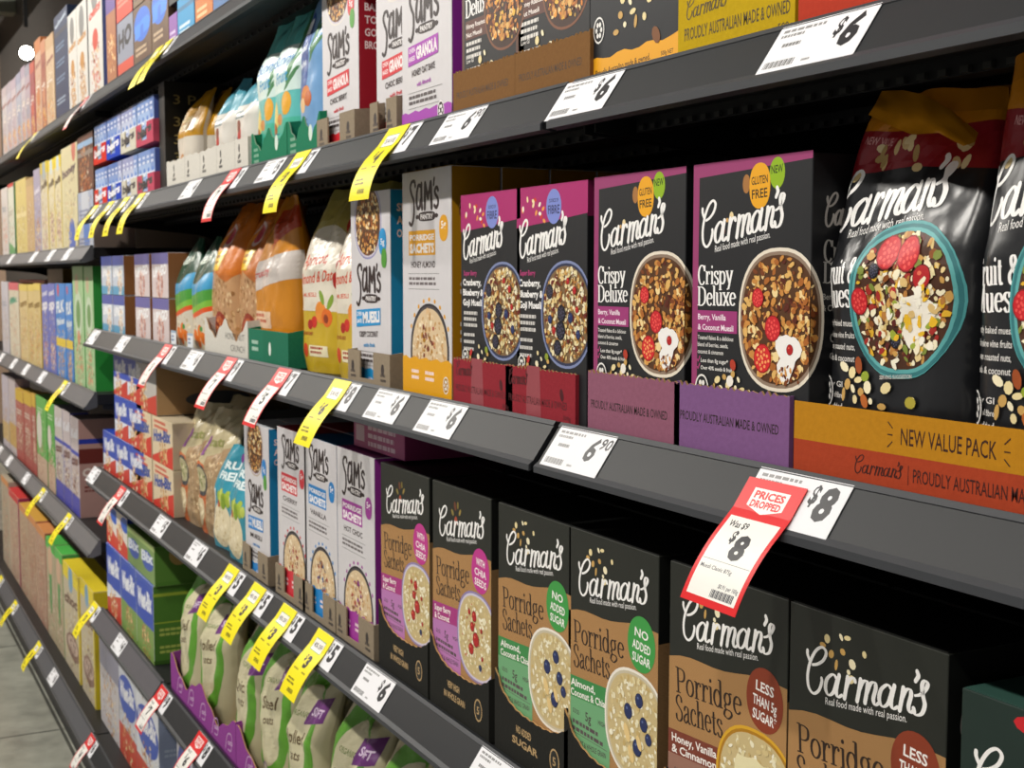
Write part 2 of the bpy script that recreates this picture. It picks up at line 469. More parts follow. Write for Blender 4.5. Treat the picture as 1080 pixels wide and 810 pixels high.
FLAPPED = ('sachet_carton', 'porridge_carton', 'wheat_carton')
def carton(name, w, h, d, cols, front=None, side=None, top=None, fin='card', flap=None):
    """cols = front, side, top. folded carton: body, closing flap on top with its tuck slits"""
    V, Fc, MI = [], [], []
    mats = []
    for c in cols[:3]:
        mats.append(M(c, fin))
    box_geo(V, Fc, MI, 0, 0, 0, w, d, h, (0, 1, 2, 1), 0.0009)
    # top flap sheet, inset and glued down
    if flap is None: flap = name in FLAPPED
    fl = None
    if flap:
        v2, f2, m2 = [], [], []
        box_geo(v2, f2, m2, .002, .0015, h + .0001, w - .002, d * .72, h + .0007, (0, 0, 0, 0), 0)
        fl = mk('top_flap', v2, f2, m2, [M(cols[2], fin)])
    if front: art_to(V, Fc, MI, mats, front, lambda u, v, l: (u, -l - .00003, v))
    if side: art_to(V, Fc, MI, mats, side, lambda u, v, l: (w + l + .00003, u, v))
    if top: art_to(V, Fc, MI, mats, top, lambda u, v, l: (u, v, h + .0006 + l))
    me = mk(name, V, Fc, MI, mats)
    if fl: PARTS[me.name] = [('top_flap', fl)]
    return me

def pouch(name, w, h, d, base, art, top=None, lean=.0, seal=.55, crump=.004, seed=1, fin='foil', tcol=None, twist=0.0, flat=3.2):
    """filled bag: swollen body, narrowing to a flat sealed top that leans"""
    R = random.Random(seed)
    off = Vector((seed * 7.3, seed * 3.1, seed * 1.7))
    NV = 34; NU = 22
    us = [w * .5 * (1 - cos(pi * i / NU)) for i in range(NU + 1)]
    vs = [h * j / NV for j in range(NV + 1)]
    def prof(t):
        a = 1 - .05 * (1 - min(t / .12, 1)) ** 2
        if t > .6: a *= 1 - (1 - seal) * ((t - .6) / .4) ** 1.6
        b = min(1, .82 + t * 1.5) if t < .12 else 1
        if t > .55:
            q = (t - .55) / .45
            b = max(.05, (1 - q) ** .8)
        return a, b
    def P(u, v, l=0, back=False):
        t = min(max(v / h, 0), 1)
        a, b = prof(t)
        x = (u / w * 2 - 1)
        k = (1 - min(abs(x), 1) ** flat) ** (1 / 2.2)
        n1 = noise.noise(Vector((u * 22, v * 16, 0)) + off); n2 = noise.noise(Vector((u * 60, v * 45, 3)) + off)
        cr = crump * (n1 * 1.6 + n2 * .6) * (.4 + 1.6 * max(0, t - .45))
        yy = -b * d / 2 * k if not back else b * d / 2 * k
        yy += cr * k * (1 if not back else .6)
        yc = d / 2 + lean * max(0, t - .55) ** 1.3 * 2.2 + twist * max(0, t - .6) * x
        xx = w / 2 + x * a * w / 2 * (1 + .012 * n2) + .25 * crump * n1
        zz = v - (.012 * h * (1 - k) if t > .9 else 0) + (.018 * h * noise.noise(Vector((u * 18, 1, 2)) + off) if t > .85 else 0)
        s = -1 if not back else 1
        return (xx + l * x * .8, yc + yy + s * l, zz)
    V, Fc, MI, mats = [], [], [], [M(base, fin)]
    for bk in (False, True):
        k = len(V)
        for j in range(NV - 1):
            for i in range(NU + 1):
                V.append(P(us[i], vs[j], 0, bk))
        for j in range(NV - 2):
            for i in range(NU):
                a = k + j * (NU + 1) + i
                for f in ((a, a + 1, a + NU + 2), (a, a + NU + 2, a + NU + 1)):
                    Fc.append(f if not bk else f[::-1]); MI.append(0)
    # bottom
    k = len(V); n = NU + 1
    for i in range(NU):
        a, b2 = i, i + 1
        c, e = (NV - 1) * n + i + 1, (NV - 1) * n + i
        Fc.append((a, e, c, b2)); MI.append(0)
    def nrm(u, v, bk):
        e = .0015
        p, q = Vector(P(min(u + e, w), v, 0, bk)), Vector(P(max(u - e, 0), v, 0, bk)); r, t_ = Vector(P(u, min(v + e, h), 0, bk)), Vector(P(u, max(v - e, 0), 0, bk))
        n = (p - q).cross(r - t_)
        n = n.normalized() if n.length > 1e-14 else Vector((0, -1, 0))
        return -n if bk else n
    NR = [nrm(us[i], vs[j], bk) for bk in (False, True) for j in range(NV - 1) for i in range(NU + 1)]
    grid = [[Vector(V[j * (NU + 1) + i]) for i in range(NU + 1)] for j in range(NV - 1)]
    gn = [[NR[j * (NU + 1) + i] for i in range(NU + 1)] for j in range(NV - 1)]
    def S(u, v, l, i, j, low):
        a = (u - us[i]) / (us[i + 1] - us[i]); b = (v - vs[j]) / (vs[j + 1] - vs[j])
        def itp(g):
            p00, p10, p01, p11 = g[j][i], g[j][i + 1], g[j + 1][i], g[j + 1][i + 1]
            return p00 + (p10 - p00) * a + (p11 - p10) * b if low else p00 + (p01 - p00) * b + (p11 - p01) * a
        n = itp(gn).normalized(); NR.append(n)
        return itp(grid) + n * (l + .0002)
    if art: art_grid(V, Fc, MI, mats, art, S, us, vs[:NV - 1], True)
    me = mk(name, V, Fc, MI, mats, True)
    if len(NR) == len(me.vertices): me.normals_split_custom_set_from_vertices([tuple(n) for n in NR])
    v2, f2 = [], []
    for bk in (False, True):
        k = len(v2)
        for j in range(NV - 2, NV + 1):
            for i in range(NU + 1): v2.append(P(us[i], vs[j], 0, bk))
        for j in range(2):
            for i in range(NU):
                a = k + j * (NU + 1) + i; f = (a, a + 1, a + NU + 2, a + NU + 1); f2.append(f if not bk else f[::-1])
    tc_ = top or base
    sl = mk('sealed_top', v2, f2, [0] * len(f2), [M(tc_, fin)], True)
    PARTS[me.name] = [('sealed_top', sl)]
    return me

def extrude_x(V, Fc, MI, prof, x0, x1, mi, closed=True, ends=True):
    k = len(V); n = len(prof)
    V.extend((x0, p[0], p[1]) for p in prof); V.extend((x1, p[0], p[1]) for p in prof)
    for i in range(n if closed else n - 1):
        j = (i + 1) % n
        Fc.append((k + i, k + j, k + n + j, k + n + i)); MI.append(mi)
    if ends and closed:
        Fc.append(tuple(k + i for i in range(n))[::-1]); MI.append(mi)
        Fc.append(tuple(k + n + i for i in range(n))); MI.append(mi)

ITEMS = []   # (shelf key, x0, x1, short phrase) used to word the labels of tickets
# ------------------------------------------------------------------ the place: room, shelving, light
ZS = {'s0': 2.10, 's1': 1.793, 's2': 1.447, 's3': 1.048, 's4': .635, 'a2': 1.685, 'b2': 1.262, 'c2': .83, 'base': .262}
SHELFNAME = {'s0': 'topmost shelf', 's1': 'shelf above eye level', 's2': 'middle shelf', 's3': 'shelf of porridge sachets', 's4': 'low shelf of oat bags',
             'a2': 'upper shelf of the far bay', 'b2': 'middle shelf of the far bay', 'c2': 'lower shelf of the far bay', 'base': 'bottom shelf near the floor'}
DECK = .006      # the deck lies this much below the rail's top edge
BAY = -2.735     # where the far bay begins
Y0 = {'base': -.03}

def concrete():
    m = bpy.data.materials.new('polished_concrete'); m.use_nodes = True
    nt = m.node_tree; b = nt.nodes['Principled BSDF']
    tc = nt.nodes.new('ShaderNodeTexCoord')
    n1 = nt.nodes.new('ShaderNodeTexNoise'); n1.inputs['Scale'].default_value = 9; n1.inputs['Detail'].default_value = 10
    vo = nt.nodes.new('ShaderNodeTexVoronoi'); vo.inputs['Scale'].default_value = 45
    nt.links.new(tc.outputs['Object'], n1.inputs['Vector']); nt.links.new(tc.outputs['Object'], vo.inputs['Vector'])
    br = nt.nodes.new('ShaderNodeTexBrick')
    br.inputs['Scale'].default_value = 1; br.inputs['Brick Width'].default_value = 1.2; br.inputs['Row Height'].default_value = .6
    br.inputs['Mortar Size'].default_value = .006; br.offset = 0
    br.inputs['Color1'].default_value = rgb('#a8a89e'); br.inputs['Color2'].default_value = rgb('#9c9d94'); br.inputs['Mortar'].default_value = rgb('#4c4d49')
    nt.links.new(tc.outputs['Object'], br.inputs['Vector'])
    cr = nt.nodes.new('ShaderNodeValToRGB'); cr.color_ramp.elements[0].color = (.55, .55, .52, 1); cr.color_ramp.elements[1].color = (1.15, 1.15, 1.1, 1)
    cr.color_ramp.elements[0].position = .3; cr.color_ramp.elements[1].position = .7
    nt.links.new(n1.outputs['Fac'], cr.inputs[0])
    mx = nt.nodes.new('ShaderNodeMix'); mx.data_type = 'RGBA'; mx.blend_type = 'MULTIPLY'; mx.inputs[0].default_value = .8
    nt.links.new(br.outputs['Color'], mx.inputs[6]); nt.links.new(cr.outputs[0], mx.inputs[7])
    nt.links.new(mx.outputs[2], b.inputs['Base Color']); b.inputs['Roughness'].default_value = .32
    return m

def slab(name, lo, hi, mat, kind=None, bevel=0):
    V, Fc, MI = [], [], []
    box_geo(V, Fc, MI, *lo, *hi, (0, 0, 0, 0), bevel)
    o = link(name, mk(name, V, Fc, MI, [mat]))
    if kind: tag(o, kind=kind)
    return o

slab('floor', (-14, -4.2, -.1), (3.4, 1.1, 0), concrete(), 'structure')
slab('ceiling', (-14, -4.2, 4.3), (3.4, 1.1, 4.4), M('#6b645c', 'dark'), 'structure')
slab('wall_far', (-14, -4.2, 0), (-13.85, 1.1, 4.3), M('#8a7462', 'dark'), 'structure')
slab('wall_back', (-13.85, 1.0, 0), (3.4, 1.1, 4.3), M('#2a2826', 'dark'), 'structure')
for i, x in enumerate((-12.6, -10.4, -8.2, -6.0, -3.8, -1.6, .6)):
    slab('trim_%d' % (i + 1), (x, -4.2, 4.08), (x + .22, 1.0, 4.3), M('#6a6c62', 'dark'), 'structure')
slab('trim_8', (-13.85, .3, 3.86), (3.4, .42, 4.08), M('#585a54', 'dark'), 'structure')

# ceiling lamps: a lit disc in a dark can; the far one is seen over the top shelf
def can_lamp(x, y, z, seen):
    t = link('ceiling_spotlight', None, None, (x, y, z))
    V, Fc, MI = [], [], []
    n = 24
    for r, zz in ((.10, .0), (.10, .16), (.085, .16), (.085, .02)):
        V.extend((r * cos(2 * pi * i / n), r * sin(2 * pi * i / n), zz) for i in range(n))
    for k in range(3):
        for i in range(n):
            Fc.append((k * n + i, k * n + (i + 1) % n, (k + 1) * n + (i + 1) % n, (k + 1) * n + i)); MI.append(0)
    ho = link('housing', mk('housing', V, Fc, MI, [M('#1c1c1c', 'dark')]), t)
    V = [(.083 * cos(2 * pi * i / n), .083 * sin(2 * pi * i / n), .012 - .006 * 1) for i in range(n)] + [(0, 0, -.012)]
    Fc = [(i, (i + 1) % n, n) for i in range(n)]
    e = bpy.data.materials.get('lamp_glow')
    if not e:
        e = bpy.data.materials.new('lamp_glow'); e.use_nodes = True
        b = e.node_tree.nodes['Principled BSDF']
        b.inputs['Emission Color'].default_value = (1, .93, .82, 1); b.inputs['Emission Strength'].default_value = 60
    le = link('lens', mk('lens', V, Fc, [0] * n, [e]), t)
    if seen:
        dr = (CAM - Vector((x, y, z))).normalized()
        for q_ in (ho, le): q_.rotation_euler = (-dr).to_track_quat('Z', 'X').to_euler(); q_.scale = (.5, .5, .5)
    V, Fc, MI = [], [], []
    box_geo(V, Fc, MI, -.012, -.012, .16, .012, .012, 4.3 - z, (0, 0, 0, 0), 0)
    link('stem', mk('stem', V, Fc, MI, [M('#1c1c1c', 'dark')]), t)
    return t

LX = [1.9, .3, -1.3, -2.9, -4.5, -6.1, -7.7, -10.2, -12.2]
LAMPY, LAMPZ = -1.9, 3.75
for i, x in enumerate(LX):
    t = can_lamp(x, LAMPY, LAMPZ, False)
    tag(t, 'dark round ceiling spotlight over the aisle, outside the picture, ' + ('first', 'second', 'third', 'fourth', 'fifth', 'sixth', 'seventh', 'eighth', 'added wall-brightener, ninth')[i] + ' down the aisle', 'lamp', 'spotlights over the aisle')
    L = bpy.data.lights.new('aisle_spot', 'AREA'); L.shape = 'DISK'; L.size = .16
    L.energy = 78 if i < 3 else 92 if i < 7 else 420; L.color = (1.0, .955, .88)
    o = bpy.data.objects.new('aisle_spot_light', L); COL.objects.link(o)
    o.location = (x, LAMPY, LAMPZ - .02)
    d = Vector((x * 1.0 - .1, .15, 1.1)) - Vector((x, LAMPY, LAMPZ))
    if i > 6: d = Vector((-13.9, -.6, 3.0)) - Vector((x, LAMPY, LAMPZ))  # last lamps are added, unseen, only to brighten the far wall
    o.rotation_euler = d.to_track_quat('-Z', 'Y').to_euler()
    o['kind'] = 'helper'
# the lamp the photograph shows, far down the aisle
q = FWD + RGT * ((28 - 540) / FPX) + UPV * ((405 - 56) / FPX)
p = CAM + q * 8.2
t = can_lamp(p.x, p.y, p.z, True)
tag(t, 'glowing round ceiling spotlight above the tall cartons at the far end', 'lamp')

w = bpy.data.worlds.new('store_air'); SC.world = w; w.use_nodes = True
w.node_tree.nodes['Background'].inputs[0].default_value = (1.0, .97, .93, 1)
w.node_tree.nodes['Background'].inputs[1].default_value = .42

RAILC = '#1e2023'
def shelf(key, x0, x1, label, rail=RAILC, Y=0.0, ribs=True, depth=.46):
    z = ZS[key]
    root = link('store_shelf', None, None, (x0, Y, z)); tag(root, label, 'shelf', 'gondola shelves')
    W = x1 - x0
    V, Fc, MI = [], [], []
    box_geo(V, Fc, MI, 0, .006, -.036, W, depth, -DECK, (0, 0, 0, 0), .001)
    link('deck', mk('deck', V, Fc, MI, [M('#1b1b1d', 'metal')]), root)
    V, Fc, MI = [], [], []
    extrude_x(V, Fc, MI, [(.005, 0), (-.001, 0), (-.031, -.043), (-.031, -.048), (-.02, -.05), (.005, -.042)], .0015, W - .0015, 0)
    # clear cover lips along the top and bottom edge
    extrude_x(V, Fc, MI, [(-.001, .0012), (-.0045, -.003), (-.0035, -.0045), (.0005, -.001)], .0015, W - .0015, 1)
    extrude_x(V, Fc, MI, [(-.0285, -.0385), (-.0335, -.0425), (-.0335, -.049), (-.031, -.049)], .0015, W - .0015, 1)
    link('price_rail', mk('price_rail', V, Fc, MI, [M(rail, 'metal'), M('#3a3c40', 'metal')]), root)
    V, Fc, MI = [], [], []
    for yy in (.06, .2, .34):
        box_geo(V, Fc, MI, .02, yy, -.05, W - .02, yy + .02, -.036, (0, 0, 0, 0), 0)
        n = min(int(W / .022), 95)
        for i in range(n):
            xx = .03 + i * (W - .06) / n
            box_geo(V, Fc, MI, xx, yy - .004, -.049, xx + .008, yy, -.044, (1, 1, 1, 1), 0)
    link('stiffener', mk('stiffener', V, Fc, MI, [M('#151516', 'metal'), M('#2e2e2c', 'metal')]), root)
    for xx in (.004, W - .007) if key != 'base' else ():
        V = [(xx + a, y, zz) for a in (0, .003) for y, zz in ((.02, -.036), (depth, -.036), (depth, -.12), (.3, -.075), (.02, -.05))]
        Fc = [(0, 1, 2, 3, 4), (9, 8, 7, 6, 5)] + [(i, (i + 1) % 5, 5 + (i + 1) % 5, 5 + i) for i in range(5)]
        link('bracket', mk('bracket', V, Fc, [0] * 7, [M('#161617', 'metal')]), root)
    return root

NEAR_R = 1.6
shelf('s0', BAY + .005, NEAR_R, 'black metal shelf at the very top, carrying snack trays and tall cartons')
shelf('s0', -6.2, BAY - .005, 'topmost black metal shelf of the far bay, under pale tall cartons')
shelf('s1', BAY + .005, .02, 'dark grey shelf above eye level, under granola cartons and small white-tray pouches')
shelf('s1', .03, NEAR_R, 'dark grey shelf above eye level, with the yellow carton tray on it')
shelf('s2', BAY + .005, -.004, 'dark grey middle shelf under orange bags, yellow bags and red carton trays')
shelf('s2', .004, NEAR_R, 'dark grey middle shelf under the purple trays and the large foil muesli bags')
shelf('s3', BAY + .005, NEAR_R, 'dark grey shelf carrying the kraft-coloured porridge sachet cartons')
shelf('s4', BAY + .005, -1.935, 'short lit-grey shelf section under the blue and green wheat biscuit cartons', '#57555a')  # same rail as its neighbour; the light on it is put into paler grey
shelf('s4', -1.925, NEAR_R, 'dark grey shelf section under the cream and green oat bags')
shelf('base', BAY + .005, NEAR_R, 'dark bottom shelf by the floor under wheat cartons and clear bags', RAILC, -.03)
shelf('a2', -6.2, BAY - .005, 'upper lit-grey shelf of the far bay, under yellow and white cartons', '#515256')  # far bay rails from here on: nearby light painted in as paler grey
shelf('b2', -6.2, BAY - .005, 'middle lit-grey shelf of the far bay, under bright blue and green cartons', '#515256')
shelf('c2', -6.2, BAY - .005, 'lower lit-grey shelf of the far bay, under red and green cartons', '#656466')
shelf('base', -6.2, BAY - .005, 'bottom lit-grey shelf of the far bay just above the concrete floor', '#515256', -.03)
for x0, x1, l in ((BAY + .003, NEAR_R, 'dark kick plate under the bottom shelf, nearer the camera'), (-6.2, BAY - .003, 'dark kick plate under the bottom shelf of the far bay')):
    o = slab('kick_plate', (x0, .012, .0), (x1, .03, .222), M('#242527', 'metal')); tag(o, l, 'kick plate')
for x0, x1, l in ((BAY + .003, NEAR_R, 'black perforated back panel behind the nearer shelves'), (-6.2, BAY - .003, 'black back panel behind the shelves of the far bay')):
    o = slab('back_panel', (x0, .472, .0), (x1, .49, 2.45), M('#0f0f10', 'dark')); tag(o, l, 'back panel')
for x, l in ((BAY, 'black slotted upright between the far bay and the nearer one'), (-6.22, 'black slotted upright at the far end of the shelving'), (NEAR_R + .02, 'black slotted upright at the near end, outside the picture')):
    V, Fc, MI = [], [], []
    box_geo(V, Fc, MI, -.002, .462, 0, .002, .53, 2.47, (0, 0, 0, 0), 0)
    for k in range(60):
        box_geo(V, Fc, MI, -.0012, .459, .1 + k * .038, .0012, .462, .12 + k * .038, (1, 1, 1, 1), 0)
    o = link('shelf_upright', mk('shelf_upright', V, Fc, MI, [M('#161617', 'metal'), M('#050505', 'dark')]), None, (x, 0, 0)); tag(o, l, 'upright')

# ------------------------------------------------------------------ packaging artwork
OAT = ['#e8d9a8', '#d9bf7f', '#c99a52', '#f2e8c8', '#b57a3a', '#8a4e22']
FRUIT = OAT + ['#a02a22', '#5c1f1a', '#e0b030', '#7d8a3a']
GRAN = ['#c98a42', '#e0b266', '#a9642a', '#f0d59a', '#7a3f1b', '#5a2414', '#d99a50']
PORR = ['#efe6c6', '#e4d6a6', '#d5c08a', '#f7f1da', '#c9ad70']

def flakes(A, pts, r=.0032):
    A.up()
    for i, (x, y) in enumerate(pts):
        A.ell(x, y, r * (1 + .4 * sin(i * 3)), r * (.8 + .3 * cos(i * 5)), ['#e8d6a0', '#c9a05a', '#f1e6c2'][i % 3], 9, i * 1.1, False)

def art_crispy(w=.16, h=.253):
    A = Art(w, h, 11)
    A.poly([(0, 0), (.0075, 0), (.009, h - .012), (w, h - .006), (w, h), (0, h)], '#963a6c')
    A.ell(.076, h - .021, .005, .008, '#a5713c', 14); A.ell(.1165, h - .0145, .0098, .0128, '#8fb31c', 24)
    A.ell(.094, h - .0235, .0138, .0188, '#e8a51e', 26, 0, True, 2.3)
    A.text('GLUTEN', .083, h - .0225, .0068, '#2a2216', .0215, 3); A.text('FREE', .0838, h - .034, .0078, '#2a2216', .0205, 3)
    A.text('NEW', .109, h - .015, .0068, '#2a3a10', .015, 3)
    A.ell(.056, h - .047, .003, .004, '#e8d2a0', 8); A.ell(.05, h - .05, .002, .002, '#c79b5c', 8); A.ell(.044, h - .059, .004, .0035, '#5c3b30', 8)
    A.script(.012, h - .072, .116, .038, '#f4f2f0', 8)
    A.glyphs('Crispy', .008, h - .105, .011, '#f3f1ef', .051, 1, .25, .09)
    A.glyphs('Deluxe', .008, h - .1235, .011, '#f3f1ef', .056, 1, .25, .09)
    A.rect(.007, h - .1465, .066, h - .1275, '#9c3674')
    A.text('Berry, Vanilla', .009, h - .1355, .0052, '#f0e2ea', .041, 0, .02); A.text('& Coconut Muesli', .009, h - .1445, .0052, '#f0e2ea', .052, 0, .02)
    for i, t in enumerate(('Toasted flakes & a delicious', 'blend of berries, seeds,', 'coconut & cinnamon')):
        A.text(t, .009, h - .153 - i * .0062, .0038, '#e0ddd9', .052 - .007 * (i == 1) - .014 * (i == 2))
    A.text('Less than 8g sugar*', .014, h - .173, .0036, '#e9e6e2', .04); A.text('Over 40% seeds & fruit', .014, h - .1795, .0036, '#e9e6e2', .046)
    for k in (0, 1):
        A.rib([(.0085, h - .171 - k * .0065), (.0098, h - .173 - k * .0065), (.0125, h - .168 - k * .0065)], lambda a, b: .001, '#c84a8a')
    bowl_cr(A, .121, h - .133)
    flakes(A, [(.055, .062), (.062, .072), (.07, .068), (.075, .06), (.05, .069), (.045, .058), (.085, .058), (.035, .059), (.066, .061), (.04, .066)])
    A.ell(.062, .08, .005, .004, '#b23a26', 9, 2); A.ell(.058, .066, .005, .005, '#efe9e0', 9)
    A.seal(.017, .057, .0125, '#e8e6e2', '#1b1c1f')
    A.text('SERVING SUGGESTION', .108, .0555, .0028, '#cfcac4', .032, 3)
    return A

def bowl_cr(A, cx, cy):
    A.bowl(cx, cy, .053, .0585, '#e6dccb', '#8f7a68', GRAN + ['#c98a42', '#e0b266'], 420, 2.4, '#54341c', (.0018, .0048),
           [('rasp', -.5, .3, .13), ('rasp', -.12, -.12, .17), ('straw', -.36, -.55, .19), ('cran', .3, -.4, .07)], (.22, -.48, .26, '#f2efec'))
    A.confetti(cx + .012, cy - .045, .018, .008, GRAN, 22, .0015, .003)

def art_crispy_side(d=.075, h=.253):
    A = Art(d, h, 4)
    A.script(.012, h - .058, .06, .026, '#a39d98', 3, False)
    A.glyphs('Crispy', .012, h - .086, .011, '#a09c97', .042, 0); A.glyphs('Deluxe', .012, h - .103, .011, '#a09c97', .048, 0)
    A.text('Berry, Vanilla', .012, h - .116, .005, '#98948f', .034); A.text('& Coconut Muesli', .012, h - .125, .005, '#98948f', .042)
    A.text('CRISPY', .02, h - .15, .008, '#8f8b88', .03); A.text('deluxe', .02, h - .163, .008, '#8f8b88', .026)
    bowl_cr(A, -.039, h - .133)
    return A

def art_cran(w=.156, h=.252):
    A = Art(w, h, 21)
    A.poly([(0, h - .044), (w * .5, h - .039), (w, h - .033), (w, h), (0, h)], '#a8266a')
    for i in range(14):
        A.ell(.014 + A.R.uniform(0, .05), h - .012 - A.R.uniform(0, .035), .0035, .0022, ['#f0dca8', '#e8a04a', '#c83a2a', '#f5efd8'][i % 4], 8, i, i == 0)
    A.ell(.085, h - .0235, .0165, .0185, '#7c8ad0', 28)
    A.text('SOURCE OF', .075, h - .019, .004, '#2a2c58', .02); A.text('FIBRE', .0725, h - .031, .0095, '#2a2c58', .025)
    A.script(.006, h - .0765, .108, .04, '#f4f2f0', 8)
    A.text('Super Berry', .008, h - .096, .0058, '#b83a78', .036, 0, .02)
    A.text('Cranberry,', .006, h - .108, .0078, '#f3f1ef', .05, 0, .035); A.text('Blueberry &', .006, h - .12, .0078, '#f3f1ef', .056, 0, .035); A.text('Goji Muesli', .006, h - .132, .0078, '#f3f1ef', .052, 0, .035)
    A.lines(.008, h - .143, .042, 3, .0072, '#c9c6c2', 5); A.lines(.008, h - .169, .038, 3, .0085, '#c9c6c2', 8, .45)
    A.bowl(.112, h - .137, .0545, .0565, '#7d88b0', '#2e3450', OAT + ['#f3ead0', '#e5c98a', '#f0e2b8', '#e8d9a8', '#6a2018'], 560, 2.2, '#7a6040', (.0016, .0042),
           [('black', -.62, .42, .13), ('black', -.15, .02, .15), ('black', -.18, -.3, .17), ('black', -.3, -.62, .14), ('cran', .35, .45, .07), ('cran', -.45, -.3, .07), ('cran', .45, .1, .06), ('blue', .2, -.05, .09), ('blue', -.6, -.1, .08), ('cran', .1, .62, .06), ('blue', .5, -.35, .08)])
    flakes(A, [(.02, .062), (.028, .058), (.06, .066), (.068, .058), (.075, .064), (.05, .06), (.052, .072)])
    A.ell(.03, .064, .005, .003, '#c4302a', 9, 1); A.ell(.072, .069, .004, .004, '#8a9a2c', 9, 1)
    A.seal(.014, .057, .011, '#e8e6e2', '#1b1c1f')
    return A

def art_cran_side(d=.075, h=.252):
    A = Art(d, h, 5)
    A.poly([(0, h - .036), (d, h - .036), (d, h), (0, h)], '#7c1c4c')
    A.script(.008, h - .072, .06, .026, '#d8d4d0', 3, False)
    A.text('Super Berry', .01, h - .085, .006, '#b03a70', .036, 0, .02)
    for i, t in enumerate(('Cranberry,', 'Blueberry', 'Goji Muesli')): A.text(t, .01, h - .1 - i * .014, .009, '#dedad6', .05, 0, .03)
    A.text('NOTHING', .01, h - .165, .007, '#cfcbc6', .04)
    return A

SACH = {
 'pink': dict(badge='#c0358c', txt=('WITH', 'CHIA', 'SEEDS'), band='#a8347e', blk='#b978b4', fl=('Super Berry', '& Coconut'), rim='#8f7fae', fr=[('cran', -.1, .45, .11), ('cran', -.2, .2, .1), ('cran', -.02, -.05, .15), ('cran', -.25, -.3, .12), ('blue', .2, -.62, .07), ('cran', .25, .2, .05), ('cran', -.35, .5, .06), ('cran', .3, -.4, .05)]),
 'green': dict(badge='#3f9a48', txt=('NO', 'ADDED', 'SUGAR'), band='#3c8a4a', blk='#6fa878', fl=('Almond,', 'Coconut & Chia'), rim='#efe8dc', fr=[('blue', .15, .5, .12), ('blue', -.2, .22, .13), ('blue', .3, .12, .12), ('blue', .1, -.35, .14), ('blue', .45, -.1, .1)]),
 'brown': dict(badge='#8a3a22', txt=('LESS', 'THAN 5g', 'SUGAR*'), band='#7c3a2a', blk='#9a7060', fl=('Honey, Vanilla', '& Cinnamon'), rim='#d9a52a', fr=[]),
}
def art_sachet(k, w=.172, h=.295):
    S = SACH[k]; A = Art(w, h, {'pink': 3, 'green': 5, 'brown': 7}[k])
    A.poly([(0, 0)] + [(w * t / 10, h - .09 + .017 * (t / 10) ** .8 + .002 * sin(t)) for t in range(11)] + [(w, 0)], '#ad8354', 'kraft')
    if k == 'pink':
        A.ell(.072, h - .042, .0045, .0055, '#a8452a', 10); A.ell(.07, h - .024, .0035, .006, '#6a3a24', 8, .3); A.ell(.078, h - .022, .0025, .005, '#7a6a2c', 8); A.ell(.062, h - .033, .003, .005, '#8a7a3c', 8, .8); A.ell(.084, h - .03, .0025, .005, '#96803c', 8, -.6)
    else:
        flakes(A, [(.045, h - .02), (.05, h - .031), (.061, h - .015), (.068, h - .014), (.063, h - .026), (.074, h - .033), (.087, h - .022), (.056, h - .038), (.07, h - .04), (.073, h - .045), (.04, h - .026)], .0034)
    A.script(.02, h - .068, .135, .038, '#f4f2f0', 8)
    A.glyphs('Porridge', .012, h - .121, .0155, '#33231a', .1, 4, .19, .07)
    A.glyphs('Sachets', .012, h - .147, .0155, '#33231a', .073, 4, .19, .07)
    A.poly([(0, h - .181), (.085, h - .175), (.085, h - .1525), (0, h - .158)], S['band'])
    A.poly([(0, h - .252), (.085, h - .246), (.085, h - .175), (0, h - .181)], S['blk'])
    A.text(S['fl'][0], .006, h - .1685, .0078, '#f6f0ea', .05 if k != 'brown' else .07, 4, .02); A.text(S['fl'][1], .006, h - .179, .0078, '#f6f0ea', .046 if k == 'pink' else .07, 4, .02)
    A.text('GOOD', .01, h - .197, .005, '#4a3a40', .014); A.text('5g', .036, h - .199, .01, '#4a3a40', .012); A.text('HIGH', .062, h - .195, .005, '#4a3a40', .014)
    A.lines(.01, h - .208, .066, 2, .0075, '#5a4a50', 4); A.rect(.006, h - .218, .08, h - .2174, '#5a4a50'); A.text('100% OAT & WHOLE GRAIN', .008, h - .23, .006, '#4a3a40', .07, 3)
    A.ell(.142, h - .092, .0245, .0275, S['badge'], 30, 0, True, 2.1)
    for i, t in enumerate(S['txt']):
        A.text(t, .126 + .004 * (i == 0), h - .085 - i * .0125, .0088, '#f6f2ee', .032 - .008 * (i == 0), -3, .02)
    A.bowl(.131, h - .176, .056, .056, S['rim'], '#cfc8dc' if k == 'pink' else '#c9bfa6' if k == 'green' else '#b07c1c', PORR, 260, 2.4, '#cbb684', (.0018, .004), S['fr'],
           (0, 0, .5, '#eadfb2') if k == 'brown' else None)
    if k == 'green':
        for x, y, r in ((.118, h - .186, .01), (.14, h - .19, .008), (.126, h - .205, .009)): A.ell(x, y, r * .5, r, '#e8c98a', 10, .5)
    if k == 'pink':
        A.confetti(.131, h - .176, .04, .045, ['#8a9a5a', '#b3352c', '#c8443a', '#a8322a'], 26, .001, .0022)
    A.confetti(.06, .03, .05, .012, ['#3a2010', '#e0c080', '#b89050', '#7a1c14'], 16, .0015, .004)
    return A
def art_sachet_side(d=.105, h=.295):
    A = Art(d, h, 6)
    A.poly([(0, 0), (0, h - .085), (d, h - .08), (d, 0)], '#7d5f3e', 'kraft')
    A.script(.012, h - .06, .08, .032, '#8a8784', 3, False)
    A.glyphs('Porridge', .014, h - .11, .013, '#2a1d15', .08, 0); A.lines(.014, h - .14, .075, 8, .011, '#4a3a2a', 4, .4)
    return A

